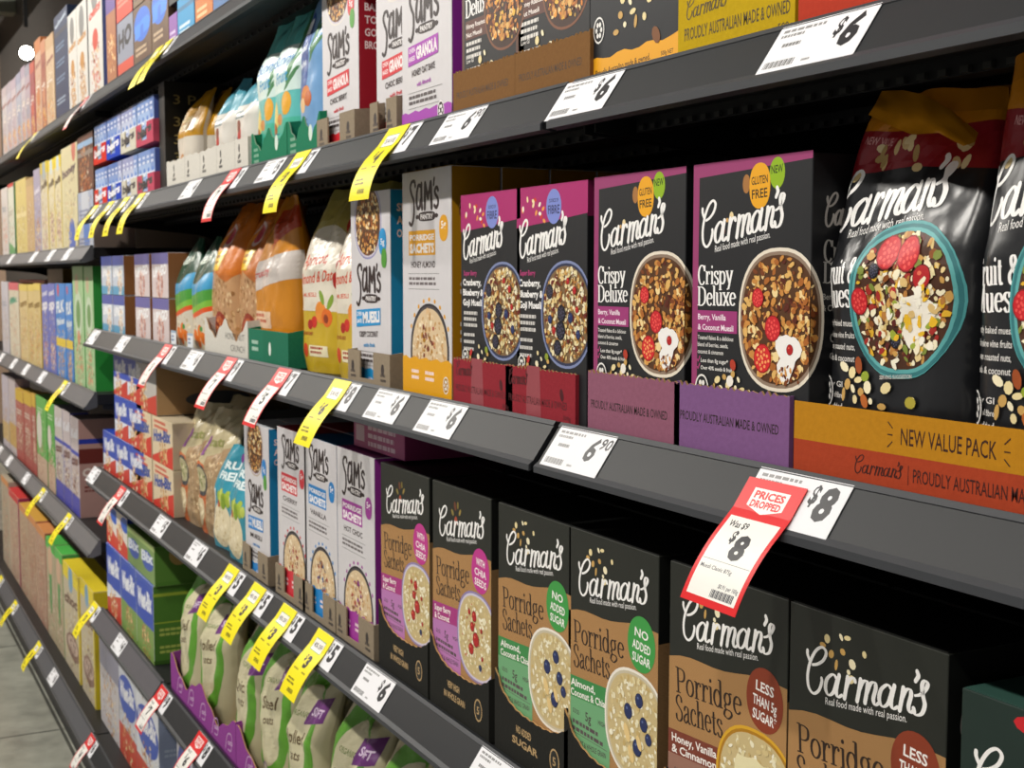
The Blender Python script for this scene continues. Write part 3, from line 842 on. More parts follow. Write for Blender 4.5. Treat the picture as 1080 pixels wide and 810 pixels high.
def art_sams(c, dark, flav, w=.158, h=.295, badge=True):
    A = Art(w, h, len(flav) * 7)
    A.sams(.022, h - .072, .098, .058, '#2b1d1d')
    A.rect(.022, h - .111, .108, h - .079, c)
    A.text('PORRIDGE', .0255, h - .0915, .0075, '#ece8e8', .079, 0, .04); A.text('SACHETS', .0255, h - .1075, .0118, '#ece8e8', .079, 0, .05)
    if badge:
        A.ell(.134, h - .078, .0135, .0165, c, 22, 0, True, 2.4); A.text('5g', .1265, h - .0785, .0095, '#ece8e8', .015, 5, .03)
    A.text(flav, .03, h - .127, .0085, '#3a2c2c', .078, 0, .02)
    A.rect(.02, h - .1352, .12, h - .1345, '#777777'); A.lines(.022, h - .143, .1, 2, .0065, '#6a6264', 9); A.rect(.02, h - .1552, .12, h - .1545, '#777777')
    for i in range(9):
        a = radians(150 - i * 15); A.ell(.088 + .068 * cos(a), h - .24 + .072 * sin(a), .0028, .0035, c, 8, a, i == 0)
    A.bowl(.088, h - .237, .062, .064, '#26242a', '#4a4448', ['#e8d2b0', '#dcb98a', '#f2e4c8', '#c79a62'], 200, 2.1, '#d9c09a', (.002, .005), [])
    A.confetti(.085, h - .225, .025, .03, [dark, '#7a3a24', '#b04a3a'], 34, .0018, .005)
    A.poly([(0, 0)] + [(w * t / 14, .05 + .0022 * sin(t * 2.1)) for t in range(15)][::1] + [(w, 0)], c)
    A.lines(.03, .03, .03, 2, .008, '#f3dede', 3); A.lines(.075, .03, .03, 2, .008, '#f3dede', 6)
    A.seal(.14, .02, .011, '#e8e6e2', dark)
    return A

def art_gran(c, dark, flav, rim='#dcd6ce', w=.158, h=.31, nm='GRANOLA'):
    A = Art(w, h, 13)
    A.bowl(.07, .236 if h > .3 else h - .042, .054, .054, rim, '#c9c2d0', GRAN + ['#efe0b8'], 240, 2.2, '#5a3a20', (.002, .005), [])
    A.ell(.128, .205, .014, .019, '#d0303a' if rim == '#dcd6ce' else c, 20, 0, True, 2.4); A.ell(.133, .182, .01, .014, '#4f9a34', 18, 0, True, 2.4); A.text('5g', .121, .201, .009, '#f0ecec', .014)
    A.sams(.022, .114, .098, .06, '#2b1d1d')
    A.poly([(.022, .082), (.118, .088), (.118, .112), (.022, .107)], c)
    A.text('OVEN', .025, .0985, .006, '#ece8e8', .02, 3, .02); A.text('BAKED', .025, .088, .006, '#ece8e8', .02, 3, .02); A.text(nm, .049, .089, .0155, '#ece8e8', .066, 3, .05)
    A.text(flav, .034, .068, .0085, '#3a2c2c', .074, 2, .02); A.text('with ' + ('Almonds' if c == '#a43fae' else 'fruit'), .05, .054, .006, c, .045, 2, .02)
    A.rect(.022, .0475, .13, .048, '#777777'); A.lines(.024, .04, .1, 2, .007, '#5e5658', 9); A.rect(.022, .0275, .13, .028, '#777777')
    A.poly([(0, 0)] + [(w * t / 14, .023 + .0016 * sin(t * 2.1)) for t in range(15)] + [(w, 0)], c)
    A.text('500g', .07, .006, .005, '#f3e6f0', .016); A.seal(.125, .016, .0125, '#f0ecec', '#2b1d1d')
    return A
def art_sams_side(c2, d=.07, h=.295):
    A = Art(d, h, 9)
    A.ell(.018, h - .05, .008, .006, '#d9b070', 10, .5); A.ell(.022, h - .062, .007, .01, c2, 10); A.ell(.014, h - .058, .004, .007, '#8a5a2c', 10)
    A.text("SaM'S", .012, h - .16, .017, '#efe6da', .045, 0, .04); A.text('HEART', .014, h - .18, .009, '#efe6da', .036); A.lines(.012, h - .2, .04, 3, .01, '#efe6da', 4, .5)
    A.text('HAVE YOU', .014, .06, .008, '#efe6da', .036); A.text('TRIED OUR', .014, .048, .008, '#efe6da', .036); A.text('BREAKFAST', .014, .036, .008, '#efe6da', .036)
    return A
def art_text_side(t, d=.07, h=.31, col='#f0dede'):
    A = Art(d, h, 9)
    for i, s in enumerate(t): A.text(s, .01, h - .03 - i * .018, .011, col, min(.05, .011 * len(s) * .75), 0, .03)
    return A

def art_darkgran(w=.16, h=.253, band='#5a3328', title='Deluxe'):
    A = Art(w, h, 31)
    A.poly([(0, 0), (.006, 0), (.006, h), (0, h)], '#5a3a2c')
    A.script(.015, h - .08, .118, .037, '#f4f2f0', 8)
    A.glyphs('Deluxe', .01, .113, .0135, '#f3f1ef', .066, 1, .27, .09)
    A.rect(.01, .087, .07, .109, band); A.text('Honey Roasted', .012, .1, .0055, '#f0e6e0', .05, 0, .02); A.text('Nut Muesli', .012, .09, .0055, '#f0e6e0', .042, 0, .02)
    A.lines(.012, .08, .045, 3, .0075, '#d9d5d0', 5); A.text('Low GI', .012, .06, .005, '#d9d5d0', .02); A.lines(.012, .05, .045, 1, .007, '#d9d5d0', 5)
    A.bowl(.112, .118, .052, .056, '#7a4a30', '#3a2218', GRAN + ['#f0a040', '#e8b84a', '#d9832a'], 260, 2.2, '#3a2013', (.002, .005), [])
    flakes(A, [(.05, .06), (.055, .05), (.062, .066), (.07, .045), (.06, .035), (.08, .05), (.04, .04)], .0045)
    A.seal(.016, .035, .012, '#e8e6e2', '#1b1c1f')
    return A

def art_almond(w=.156, h=.253):
    A = Art(w, h, 41)
    A.poly([(0, 0), (0, .024)] + [(w * t / 12, .024 + .002 * sin(t * 1.7) + .004 * t / 12) for t in range(1, 12)] + [(w, .03), (w, 0)], '#e8a41e')
    A.text('Proudly Australian made & owned.', .012, .008, .006, '#3a2810', .098, 2); A.text('500g NET', .128, .012, .004, '#3a2810', .02)
    A.lines(.012, .125, .055, 2, .009, '#dedad6', 5); A.lines(.012, .1, .05, 1, .009, '#dedad6', 6)
    A.bowl(.12, .155, .055, .055, '#e0b45a', '#6a4a2c', GRAN, 200, 2.2, '#3a2013')
    flakes(A, [(.062, .075), (.07, .085), (.075, .07), (.08, .06), (.058, .06), (.09, .08), (.1, .052), (.085, .05), (.066, .05), (.11, .068), (.05, .045)], .0048)
    A.ell(.12, .032, .006, .009, '#7a4a24', 10, .6); A.seal(.018, .052, .013, '#e8e6e2', '#1b1c1f')
    A.script(.015, h - .08, .118, .037, '#f4f2f0', 8)
    return A

# generic print for the many cartons down the aisle
def art_gen(w, h, spec, seed):
    """spec: list of ('band', y0, y1, col) / ('brand', y, h, col) / ('disc', x, y, r, col) / ('food', x, y, r, cols) / ('small', y, col) / ('diag', y0, y1, col)"""
    A = Art(w, h, seed)
    for sp in spec:
        k = sp[0]
        if k == 'band': A.rect(0, sp[1] * h, w, sp[2] * h, sp[3])
        elif k == 'diag': A.poly([(0, sp[1] * h), (w, sp[2] * h), (w, 0), (0, 0)], sp[3])
        elif k == 'brand': A.text(sp[4] if len(sp) > 4 else 'Oats', .07 * w, sp[1] * h, sp[2] * h, sp[3], .84 * w, 4, .05, .15)
        elif k == 'disc': A.ell(sp[1] * w, sp[2] * h, sp[3] * w, sp[3] * w * 1.05, sp[4], 26)
        elif k == 'food': A.confetti(sp[1] * w, sp[2] * h, sp[3] * w, sp[3] * w * 1.1, sp[4], 60, .004, .009)
        elif k == 'small': A.lines(.12 * w, sp[1] * h, .7 * w, 2, .012, sp[2], seed)
        elif k == 'edge': A.rect(w * .93, 0, w, h, sp[1])
        elif k == 'oval': A.ell(sp[1] * w, sp[2] * h, sp[3] * w, sp[4] * h, sp[5], 30)
    return A
WH = ['#e2b878', '#c98d4a', '#f0dcae', '#a8642c']

# ------------------------------------------------------------------ trays, tickets, tags
def tray(name, w, d, h, col, rear=None, art=None, cut='flat', inner='#9a7a55', t=.0022, hs=None):
    """open display tray: floor, front lip with torn or curved top edge, two side walls"""
    V, Fc, MI, mats = [], [], [], [M(col, 'board'), M(inner, 'board')]
    hs = hs or h * 1.25
    def top(u):
        q = u / w
        if cut == 'flat': return h
        if cut == 'torn': return h + .0016 * sin(u * 900) + .0012 * sin(u * 2300 + 1)
        if cut == 'dip': return h * (.78 + .3 * (abs(q - .55) / .5) ** 3 + (.0 if q > .06 else .08)) + .0008 * sin(u * 2500)
        if cut == 'wave': return h * (.8 + .25 * cos(q * 2 * pi * 2) + .06 * sin(q * 40))
        if cut == 'ends': return h * (1 if q < .3 else .22 if q < .62 else 1)
        return h
    n = 1 if cut == 'flat' else 40
    xs = [w * i / n for i in range(n + 1)]
    if cut == 'ends':
        xs = sorted(set([round(x, 5) for x in xs] + [.2999 * w, .3001 * w, .6199 * w, .6201 * w])); n = len(xs) - 1
    k = len(V)
    for x in xs:
        zt = top(x)
        V += [(x, 0, 0), (x, 0, zt), (x, t, zt), (x, t, 0)]
    for i in range(n):
        a, b = k + 4 * i, k + 4 * (i + 1)
        Fc += [(a, b, b + 1, a + 1), (a + 1, b + 1, b + 2, a + 2), (a + 2, b + 2, b + 3, a + 3)]; MI += [0, 1, 1]
    Fc += [(k, k + 1, k + 2, k + 3), (k + 4 * n + 3, k + 4 * n + 2, k + 4 * n + 1, k + 4 * n)]; MI += [0, 0]
    box_geo(V, Fc, MI, 0, t, 0, w, d, t, (0, 0, 1, 0), 0)
    zl, zr = top(0), top(w)
    for x0, zz, mi in ((0, zl, 0), (w - t, zr, 0)):
        k = len(V)
        pr = [(t, 0), (d, 0), (d, hs), (d * .45, hs), (t, zz)]
        V += [(x0, a, b) for a, b in pr] + [(x0 + t, a, b) for a, b in pr]
        Fc += [(k, k + 1, k + 2, k + 3, k + 4), (k + 9, k + 8, k + 7, k + 6, k + 5)] + [(k + i, k + (i + 1) % 5, k + 5 + (i + 1) % 5, k + 5 + i) for i in range(5)]
        MI += [0] * 7
    box_geo(V, Fc, MI, t, d - t, t, w - t, d, hs, (1, 0, 1, 0), 0)
    if art: art_to(V, Fc, MI, mats, art, lambda u, v, l: (u, -l - .00003, v))
    return mk(name, V, Fc, MI, mats)

TH = math.hypot(.030, .043)
def rail_map(lift0):
    a = Vector((0, -.030, -.043)).normalized(); nrm = Vector((0, -.043, .030)).normalized()
    def f(u, v, l):      # v measured up from the bottom of the ticket; ticket fills the rail face
        p = Vector((0, -.0016, -.0018)) + a * (.0485 - v) + nrm * (lift0 + l)
        return (u, p.y, p.z)
    return f

def ticket_mesh(price, w=.11, seed=1):
    h = .0475
    A = Art(w, h, seed)
    A.lines(.006, h - .0075, .062, 1, .0055, '#8a8a8a', seed, .5); A.lines(.006, h - .0125, .035, 1, .0055, '#8a8a8a', seed + 1, .5)
    A.lines(.014, h - .0225, .024, 1, .007, '#7a7a7a', seed + 2, .5)
    A.up()
    for i in range(20):
        A.add([(.005 + i * .0018, .005), (.005 + i * .0018 + .0008 + .0004 * (i % 3), .005), (.005 + i * .0018 + .0008 + .0004 * (i % 3), .0115), (.005 + i * .0018, .0115)], '#6a6a6a')
    A.lines(.05, .006, .012, 1, .004, '#8a8a8a', 3)
    if '.' in price:
        a, b = price.split('.')
        A.text(a, .068, .0165, .0255, '#26262a', .018, 0, .03, .2); A.text(b, .088, .031, .0125, '#26262a', .019, 0, .02, .2)
    else:
        A.text('$', .071, .026, .0165, '#26262a', .0085, 0, .03, .1); A.text(price, .0805, .0145, .028, '#26262a', .019, 0, .045, .12)
    V, Fc, MI, mats = [], [], [], [M('#e6e6ea', 'paper')]
    f = rail_map(.0016)
    q = [f(0, 0, 0), f(w, 0, 0), f(w, h, 0), f(0, h, 0), f(0, 0, -.0003), f(w, 0, -.0003), f(w, h, -.0003), f(0, h, -.0003)]
    V += q; Fc += [(0, 1, 2, 3), (7, 6, 5, 4), (0, 4, 5, 1), (1, 5, 6, 2), (2, 6, 7, 3), (3, 7, 4, 0)]; MI += [0] * 6
    art_to(V, Fc, MI, mats, A, f)
    return mk('price_ticket', V, Fc, MI, mats)

def tag_mesh(kind, price='4', seed=1, big=False, w=.072, extra=.068, curl=.42):
    Lr = .046; h = Lr + extra
    a0 = Vector((0, -.030, -.043)).normalized(); n0 = Vector((0, -.043, .030)).normalized()
    # centre line: down the rail face, then out in a soft curve towards vertical
    pts = []; p = Vector((0, -.0022, -.0028)) + n0 * .0030; N = 20
    ang0 = atan2(.043, .030)
    for i in range(N + 1):
        s = h * i / N
        pts.append((s, p.copy()))
        q = 0 if s < Lr * .95 else (s - Lr * .95) / extra
        ang = ang0 - .16 * (1 if s > Lr * .5 else 0) + curl * q
        p = p + Vector((0, -cos(ang), -sin(ang))) * (h / N)
    def f(u, v, l):
        s = max(0, min(h, h - v)); i = min(int(s / h * N), N - 1); t = s / h * N - i
        a, b = pts[i][1], pts[i + 1][1]; q = a.lerp(b, t); d = (b - a).normalized(); n = Vector((0, d.z, -d.y))
        if n.y > 0: n = -n
        tw = .05 * max(0, s - Lr)
        return (u - tw, (q + n * l).y, (q + n * l).z)
    A = Art(w, h, seed)
    if kind == 'red':
        A.rect(0, 0, w, h, '#d8181e')
        A.rect(.005, .006, w - .005, h - .036, '#eceae4')
        A.poly([(.014, h - .008), (w - .014, h - .008), (w - .014, h - .024), (w / 2, h - .03), (.014, h - .024)], '#f0e8e4')
        A.text('PRICES', .0175, h - .0165, .0065, '#d8181e', .037, 0, .04); A.text('DROPPED', .0175, h - .0245, .0062, '#d8181e', .037, 0, .04)
        A.text('Was $' + str(int(price.split('.')[0]) + 1), .01, h - .046, .0062, '#26262a', .024, 0, .02)
        A.text('$', .023, h - .059, .0105, '#26262a', .0065, 0, .04); A.text(price, .031, h - .0725, .0215, '#26262a', .018, 0, .05)
        A.rect(.006, h - .0775, w - .006, h - .077, '#888888')
        A.text('Muesli Classic 875g', .008, h - .085, .0035, '#55555a', .04); A.text('$0.91 per 100g', .04, .0165, .0035, '#55555a', .025)
        A.up()
        for i in range(18): A.add([(.034 + i * .0016, .008), (.0348 + i * .0016 + .0003 * (i % 3), .008), (.0348 + i * .0016 + .0003 * (i % 3), .0145), (.034 + i * .0016, .0145)], '#55555a')
    else:
        A.rect(0, 0, w, h, '#f5e400')
        A.rect(.014, h - .034, w - .014, h - .013, '#3c9a3c'); A.rect(.015, h - .033, w - .015, h - .014, '#eeeae2')
        A.text('SAVE' if big else '40% OFF', .019, h - .027, .0075, '#3a3a3a', w - .038, 0, .02)
        A.text('$', .024, h - .052, .011, '#26262a', .007, 0, .04); A.text(price, .033, h - .062, .02, '#26262a', .016, 0, .06)
        A.lines(.01, h - .071, .02, 1, .005, '#8a8010', 2); A.lines(.045, h - .071, .016, 1, .005, '#8a8010', 2)
        A.lines(.01, .026, .034, 2, .0055, '#6a6210', 4)
        A.up()
        for i in range(14): A.add([(.026 + i * .0018, .008), (.0268 + i * .0018 + .0003 * (i % 3), .008), (.0268 + i * .0018 + .0003 * (i % 3), .0145), (.026 + i * .0018, .0145)], '#4a4410')
    us = [0, w * .5, w]; vs = [h * i / N for i in range(N + 1)]
    V, Fc, MI, mats = [], [], [], [M('#d8181e' if kind == 'red' else '#f0de00', 'paper')]
    for bk in (0, 1):
        k = len(V)
        for v in vs:
            for u in us: V.append(f(u, v, -.0003 * bk))
        for j in range(N):
            for i in range(2):
                a = k + 3 * j + i; q = (a, a + 1, a + 4, a + 3); Fc.append(q if not bk else q[::-1]); MI.append(0)
    art_grid(V, Fc, MI, mats, A, f, us, vs)
    return mk('sale_tag', V, Fc, MI, mats)

_C = {}
def cached(key, fn):
    if key not in _C: _C[key] = fn()
    return _C[key]
# ------------------------------------------------------------------ bag artwork
def art_fruitnut(w=.172, h=.295):
    A = Art(w, h, 51)
    A.poly([(0, .232), (w * .5, .236), (w, .23), (w, h), (0, h)], '#8c1420', 'foil')
    A.poly([(0, .268), (w * .4, .262), (w, .268), (w, h), (0, h)], '#c47c10', 'foil')
    A.text('875g', .07, .272, .011, '#2a1608', .034, -8, .03, .2); A.text('NEW VALUE', .02, .256, .006, '#d9a0a0', .034, -6)
    for i in range(17): A.ell(.02 + A.R.uniform(0, .12), .222 + A.R.uniform(0, .036), .0034, .0058, ['#d9c08a', '#e8d6a6', '#b89a60'][i % 3], 9, i * 1.3, i == 0)
    A.script(.006, .19, .128, .044, '#f4f2f0', 8)
    A.glyphs('Fruit & Nut', .006, .148, .0125, '#f3f1ef', .078, 3, .27, .09); A.glyphs('Muesli', .006, .13, .0125, '#f3f1ef', .05, 3, .27, .09)
    for i, t in enumerate(('Lightly baked muesli', 'with nine vine fruits', '& oven roasted nuts,', 'seeds & coconut')): A.text(t, .006, .117 - i * .009, .005, '#d9d6d2', .044)
    for i, t in enumerate(('Low GI', 'Source of fibre', 'No added', 'palm sugar')): A.text(t, .006, .07 - i * .0085, .0045, '#d9d6d2', .03)
    A.ell(.103, .138, .0575, .0575, '#4f9c9e', 40, 0, True, 2.2); A.ell(.103, .138, .0545, .0545, '#34757a', 40, 0, True, 2.2)
    A.bowl(.103, .1375, .056, .0558, '#34757a', '#5ea8a8', FRUIT + ['#f2e6c4', '#e8cf94', '#f4ecd6'], 420, 2.3, '#4a2c1c', (.0018, .0048),
           [('rasp', -.3, .62, .21), ('rasp', .12, .6, .22), ('rasp', -.78, -.02, .17), ('black', -.5, .38, .09), ('black', -.05, -.52, .1), ('cran', .42, .3, .15), ('cran', -.1, .1, .07)], (.32, -.22, .27, '#efe8da'))
    A.confetti(.116, .128, .027, .028, ['#f1e6c6', '#e8b82a', '#f6f0e0', '#9aa83a', '#d9b878'], 46, .002, .0052)
    flakes(A, [(.05, .082), (.045, .073), (.052, .07), (.058, .077), (.062, .068), (.07, .072), (.055, .062), (.04, .065), (.075, .062), (.092, .073), (.088, .059), (.04, .086), (.12, .066)], .0042)
    A.ell(.057, .088, .004, .007, '#9a4a20', 10, .3); A.ell(.067, .0615, .004, .006, '#b8642a', 10, .7); A.ell(.066, .08, .005, .004, '#8fa030', 10); A.ell(.118, .064, .006, .0045, '#b0a23c', 10)
    A.text('SERVING SUGGESTION', .085, .079, .003, '#cfcac4', .034, 5); A.seal(.014, .066, .012, '#e8e6e2', '#1b1c1f')
    return A

def art_apricot(w=.165, h=.3):
    A = Art(w, h, 61)
    A.rect(0, .2, w, h, '#a89a52', 'foil'); A.ell(w / 2, .17, w * .46, .07, '#dcd4c4', 30, 0, True, 2.6, 'foil'); A.rect(.02, .1, w - .02, .16, '#dcd4c4', 'foil')
    A.text('Apricot,', .03, .172, .02, '#c8421c', .08, 4, .02, .3); A.text('Almond & Date', .018, .142, .018, '#c8421c', .125, 4, .02, .3)
    A.text('MUESLI', .035, .122, .007, '#c8421c', .05, 2, .02)
    for x, y, r, c in ((.1, .098, .02, '#e08a30'), (.12, .09, .017, '#d86a24'), (.118, .088, .008, '#8a3a1c'), (.075, .082, .011, '#c22a1c'), (.06, .078, .009, '#a81c14')): A.ell(x, y, r, r * .9, c, 16)
    for x, y, o in ((.105, .122, .6), (.13, .115, -.5)): A.ell(x, y, .006, .014, '#7d9a34', 12, o)
    for i in range(5): A.ell(w - .02 + .004 * (i % 2), .15 + i * .022, .008, .014, '#b01c14', 10, .6 * (i % 2), True, 2, 'foil')
    A.text('LOADED WITH FRUIT', .02, .06, .006, '#a0361c', .05); A.ell(.04, .035, .011, .012, '#c8421c', 16); A.rect(.055, .026, .12, .044, '#e6dcb8'); A.lines(.06, .038, .05, 2, .007, '#a0361c', 5)
    return A

def art_orangebag(w=.2, h=.29):
    A = Art(w, h, 71)
    A.rect(0, .155, w, h, '#c46a10', 'foil')
    A.poly([(.0, .02), (w * .1, .0), (w * .9, .0), (w, .03), (w, .16), (w * .75, .14), (w * .3, .165), (0, .13)], '#b98d62', 'foil')
    A.confetti(w / 2, .08, w * .45, .07, ['#c9a274', '#a87b4c', '#dcbf94', '#8f6236'], 170, .003, .006, 3)
    A.ell(w * .5, .045, .05, .038, '#8c2c14', 26); A.ell(w * .5, .045, .038, .028, '#b2562a', 22); A.confetti(w * .5, .045, .03, .02, ['#d99a5a', '#e8c48a', '#7a2410'], 24, .003, .006)
    A.rect(.03, .165, .1, .205, '#e0b80c', 'foil'); A.lines(.038, .19, .05, 2, .012, '#8a5a10', 3)
    A.ell(w * .35, .235, .035, .025, '#d8b8b4', 20); A.ell(w * .35, .235, .028, .018, '#b83a4a', 20)
    A.poly([(w * .1, .22), (w * .32, .26), (w * .2, .2)], '#e08a1c', 'foil')
    return A

def art_clusterbag(w=.2, h=.3):
    A = Art(w, h, 81)
    A.poly([(0, .12), (w, .15), (w, .2), (0, .175)], '#c9c0ba', 'foil'); A.text('crunchy', .03, .148, .014, '#c03a3a', .1, 6, .02, .2)
    A.poly([(w * .45, .2), (w, .24), (w, .29), (w * .5, .27)], '#b23c18', 'foil')
    A.rect(.03, .06, .14, .09, '#e0c0a0', 'foil'); A.lines(.036, .08, .09, 2, .01, '#b04a2a', 4)
    return A

def art_greenbag(w=.16, h=.24):
    A = Art(w, h, 91)
    A.poly([(0, .1), (w, .12), (w, .165), (0, .15)], '#3d93c0', 'foil'); A.poly([(0, .08), (w, .105), (w, .13), (0, .11)], '#4c9a3a', 'foil'); A.poly([(0, .068), (w, .095), (w, .108), (0, .08)], '#7cb83a', 'foil')
    A.ell(w * .4, .165, .055, .024, '#123c20', 20, .2, True, 2, 'foil')
    A.poly([(0, .055), (w, .085), (w, .095), (0, .068)], '#d9541c', 'foil')
    A.poly([(0, 0), (w, 0), (w, .085), (0, .055)], '#cfc6b4', 'foil'); A.confetti(w / 2, .035, w * .48, .04, ['#e6dcc4', '#b8a888', '#d8c49a'], 70, .003, .007)
    for x, y in ((.07, .03), (.1, .04), (.09, .018), (.12, .025)): A.ell(x, y, .014, .014, '#d8701c', 14)
    A.ell(.11, .045, .01, .006, '#3a8a3a', 10); A.text('Natural', .03, .178, .014, '#d9e2d4', .09, 8, .02, .2)
    return A

def art_tealbag(w=.17, h=.22):
    A = Art(w, h, 101)
    A.ell(w * .5, .055, .045, .045, '#e0d2b0', 26, 0, True, 2.4); A.confetti(w * .5, .055, .042, .04, ['#efe4c8', '#cdb98c', '#e6d8b4'], 70, .003, .006)
    for i, (x, y) in enumerate(((.05, .11), (.065, .118), (.08, .112), (.095, .12), (.06, .1), (.08, .1), (.1, .108), (.115, .114))): A.ell(x, y, .011, .011, ['#9cb23a', '#b8c458', '#7d9a2a'][i % 3], 12)
    A.ell(.055, .095, .009, .008, '#b04a2a', 12)
    A.text('FRUIT', .03, .165, .016, '#e0ecec', .1, 6, .04); A.text('FREE', .03, .143, .016, '#e0ecec', .08, 6, .04)
    A.ell(w * .72, .2, .024, .02, '#7c3c8c', 20); A.text('O', w * .66, .194, .012, '#e6dcea', .016)
    A.rect(.01, .02, .03, .12, '#d8e2e0', 'foil')
    return A

def art_clearoats(w=.25, h=.27):
    A = Art(w, h, 111)
    A.poly([(0, .0), (w, .0), (w, .17), (w * .5, .15), (0, .16)], '#c2622a', 'foil')
    A.poly([(w * .45, .0), (w, .0), (w, .2), (w * .5, .17)], '#a88a66', 'foil'); A.confetti(w * .76, .1, w * .23, .085, ['#c0a47c', '#8f7350', '#d4bd98'], 120, .003, .006, 3)
    A.ell(w * .33, .115, .045, .035, '#4a4a4c', 26); A.ell(w * .33, .117, .037, .027, '#b8b08a', 24); A.confetti(w * .33, .117, .03, .02, ['#4c5a30', '#d8cfa8', '#8a9050'], 26, .003, .006)
    A.ell(w * .28, .045, .035, .03, '#cbb894', 22); A.confetti(w * .28, .045, .032, .026, ['#e0d2b0', '#b09a70'], 40, .003, .006)
    A.poly([(w * .2, .165), (w * .36, .17), (w * .36, .21), (w * .2, .205)], '#80388a', 'foil')
    A.text('oats', w * .42, .19, .02, '#8a8a50', .06, 4, .03)
    return A

def art_oatbag(w=.2, h=.3, v=0):
    A = Art(w, h, 121 + v)
    def leaf(cx, cy, rx, ry, a0, a1, wd):
        A.up(); A.rib(arc(cx, cy, rx, ry, a0, a1, 22), lambda th, q: wd * (.25 + 1.1 * sin(pi * q)), '#5f9a34', False)
    leaf(w * .5, .15, w * .36, .118, 50, 245, .034); leaf(w * .5, .15, w * .36, .118, 235, 410, .026)
    A.ell(w * .5, .15, w * .3, .1, '#cdc6a4', 30, 0, True, 2.1, 'foil')
    A.text(('Steel', 'Rolled', 'Quick')[v % 3], w * .27, .145, .024, '#5a4628', .09, 8, .02, .3); A.text('oats', w * .33, .118, .017, '#5a4628', .06, 8, .02, .3)
    A.text('ORGANIC', w * .3, .195, .009, '#6a7a40', .07, 5)
    A.poly([(w * .62, .19), (w * .95, .205), (w * .95, .245), (w * .62, .23)], '#6c3178', 'foil'); A.text('SOFT', w * .66, .207, .013, '#d8c6dc', .05, 5, .03)
    A.ell(w * .4, .035, .014, .014, '#8a6a98', 16); A.ell(w * .4, .035, .01, .01, '#cfc8b0', 16); A.ell(w * .62, .03, .014, .008, '#5f9a34', 14, .5)
    return A

def art_bluebag(w=.135, h=.3):
    A = Art(w, h, 131)
    A.ell(w * .26, .165, .034, .075, '#1d4a94', 26, 0, True, 2.2, 'foil'); A.rect(.012, .2, .05, .225, '#dfe6ea'); A.text('mixed', .014, .17, .013, '#e8eef2', .04, 6, .02); A.text('dried fruit', .01, .145, .011, '#e8eef2', .046, 6, .02)
    for i in range(7): A.ell(w * .72, .17 + .02 * i, .005, .032, '#3f7a4a', 12, -.9 + .3 * i)
    A.ell(w * .45, .1, .02, .016, '#c9762a', 16); A.ell(w * .55, .094, .016, .013, '#b85a1c', 16); A.ell(w * .35, .085, .013, .012, '#e0b888', 14)
    A.lines(.02, .06, .06, 3, .008, '#4a7ab0', 3, .4)
    return A
def art_aquabag(w=.16, h=.27):
    A = Art(w, h, 141)
    A.rect(0, .12, w, .2, '#cfe3de', 'foil'); A.rect(0, 0, w, .075, '#49b39a', 'foil')
    for i in range(7): A.ell(w * .8, .14 + .018 * i, .005, .03, '#3f7a4a', 12, -.9 + .3 * i)
    A.text('Sunny', .03, .165, .02, '#1f6fb0', .09, 3, .02, .3); A.text('Fruit', .05, .135, .02, '#1f8fc0', .06, 3, .02, .3)
    A.ell(w * .7, .1, .018, .02, '#dca028', 16); A.ell(w * .35, .085, .013, .024, '#d9c06a', 14, .4); A.ell(w * .3, .06, .014, .012, '#a8642c', 14); A.ell(w * .5, .075, .012, .01, '#c98a4a', 14)
    A.lines(.02, .05, .06, 3, .009, '#1f5a80', 3, .3)
    return A
def art_smallpouch(w=.13, h=.2, c='#4a95a8'):
    A = Art(w, h, 151)
    A.rect(0, .13, w, h, c, 'foil'); A.lines(.02, .115, .07, 2, .01, '#7a8a90', 4, .4)
    for i, (x, y) in enumerate(((.05, .06), (.06, .075), (.07, .055), (.045, .04), (.065, .035), (.08, .045), (.055, .09))): A.ell(x, y, .012, .012, ['#24305e', '#b0281e', '#7a3a20', '#d8b070'][i % 4], 12)
    return A
def art_mustard(w=.15, h=.21):
    A = Art(w, h, 161)
    A.rect(0, .11, w, h, '#bd8a14', 'foil'); A.text('GOLDEN', .02, .145, .012, '#f0e4b0', .08, 0, .03); A.text('NUTS', .03, .125, .012, '#f0e4b0', .06, 0, .03)
    A.ell(w * .5, .045, .04, .03, '#b98650', 20); A.confetti(w * .5, .045, .035, .026, ['#d9a870', '#9a6a34'], 26, .004, .008)
    return A

# ------------------------------------------------------------------ placing things
def deck(k): return ZS[k] - DECK
PLACED = {}
def note(shelf, x0, x1, phrase):
    ph = phrase.split(',')[0]
    for cut in (' at the ', ' on the ', ' in the ', ' of the ', ' just past ', ' next to ', ' beside ', ' touching ', ' behind ', ' with '):
        if len(ph.split()) > 8 and cut in ph: ph = ph[:ph.rindex(cut)]
    ITEMS.append((shelf, x0, x1, ph))

def place(name, me, shelf, px, py, Y, label, cat, group=None, dz=0.0005, behind=0, pitch=None, rz=0, w=None, phrase=None, dx=0):
    X = at(px, py, Y).x + dx
    o = link(name, me, None, (X, Y, deck(shelf) + dz)); o.rotation_euler = (0, 0, rz)
    tag(o, label, cat, group)
    bw = max(v.co.x for v in me.vertices)
    note(shelf, X, X + bw, phrase or label)
    for k in range(behind):
        c = dup(o); c.location.y = Y + (k + 1) * pitch
        c['label'] = ('second in line behind the ' if k == 0 else 'third in line behind the ') + (phrase or label)
    return o

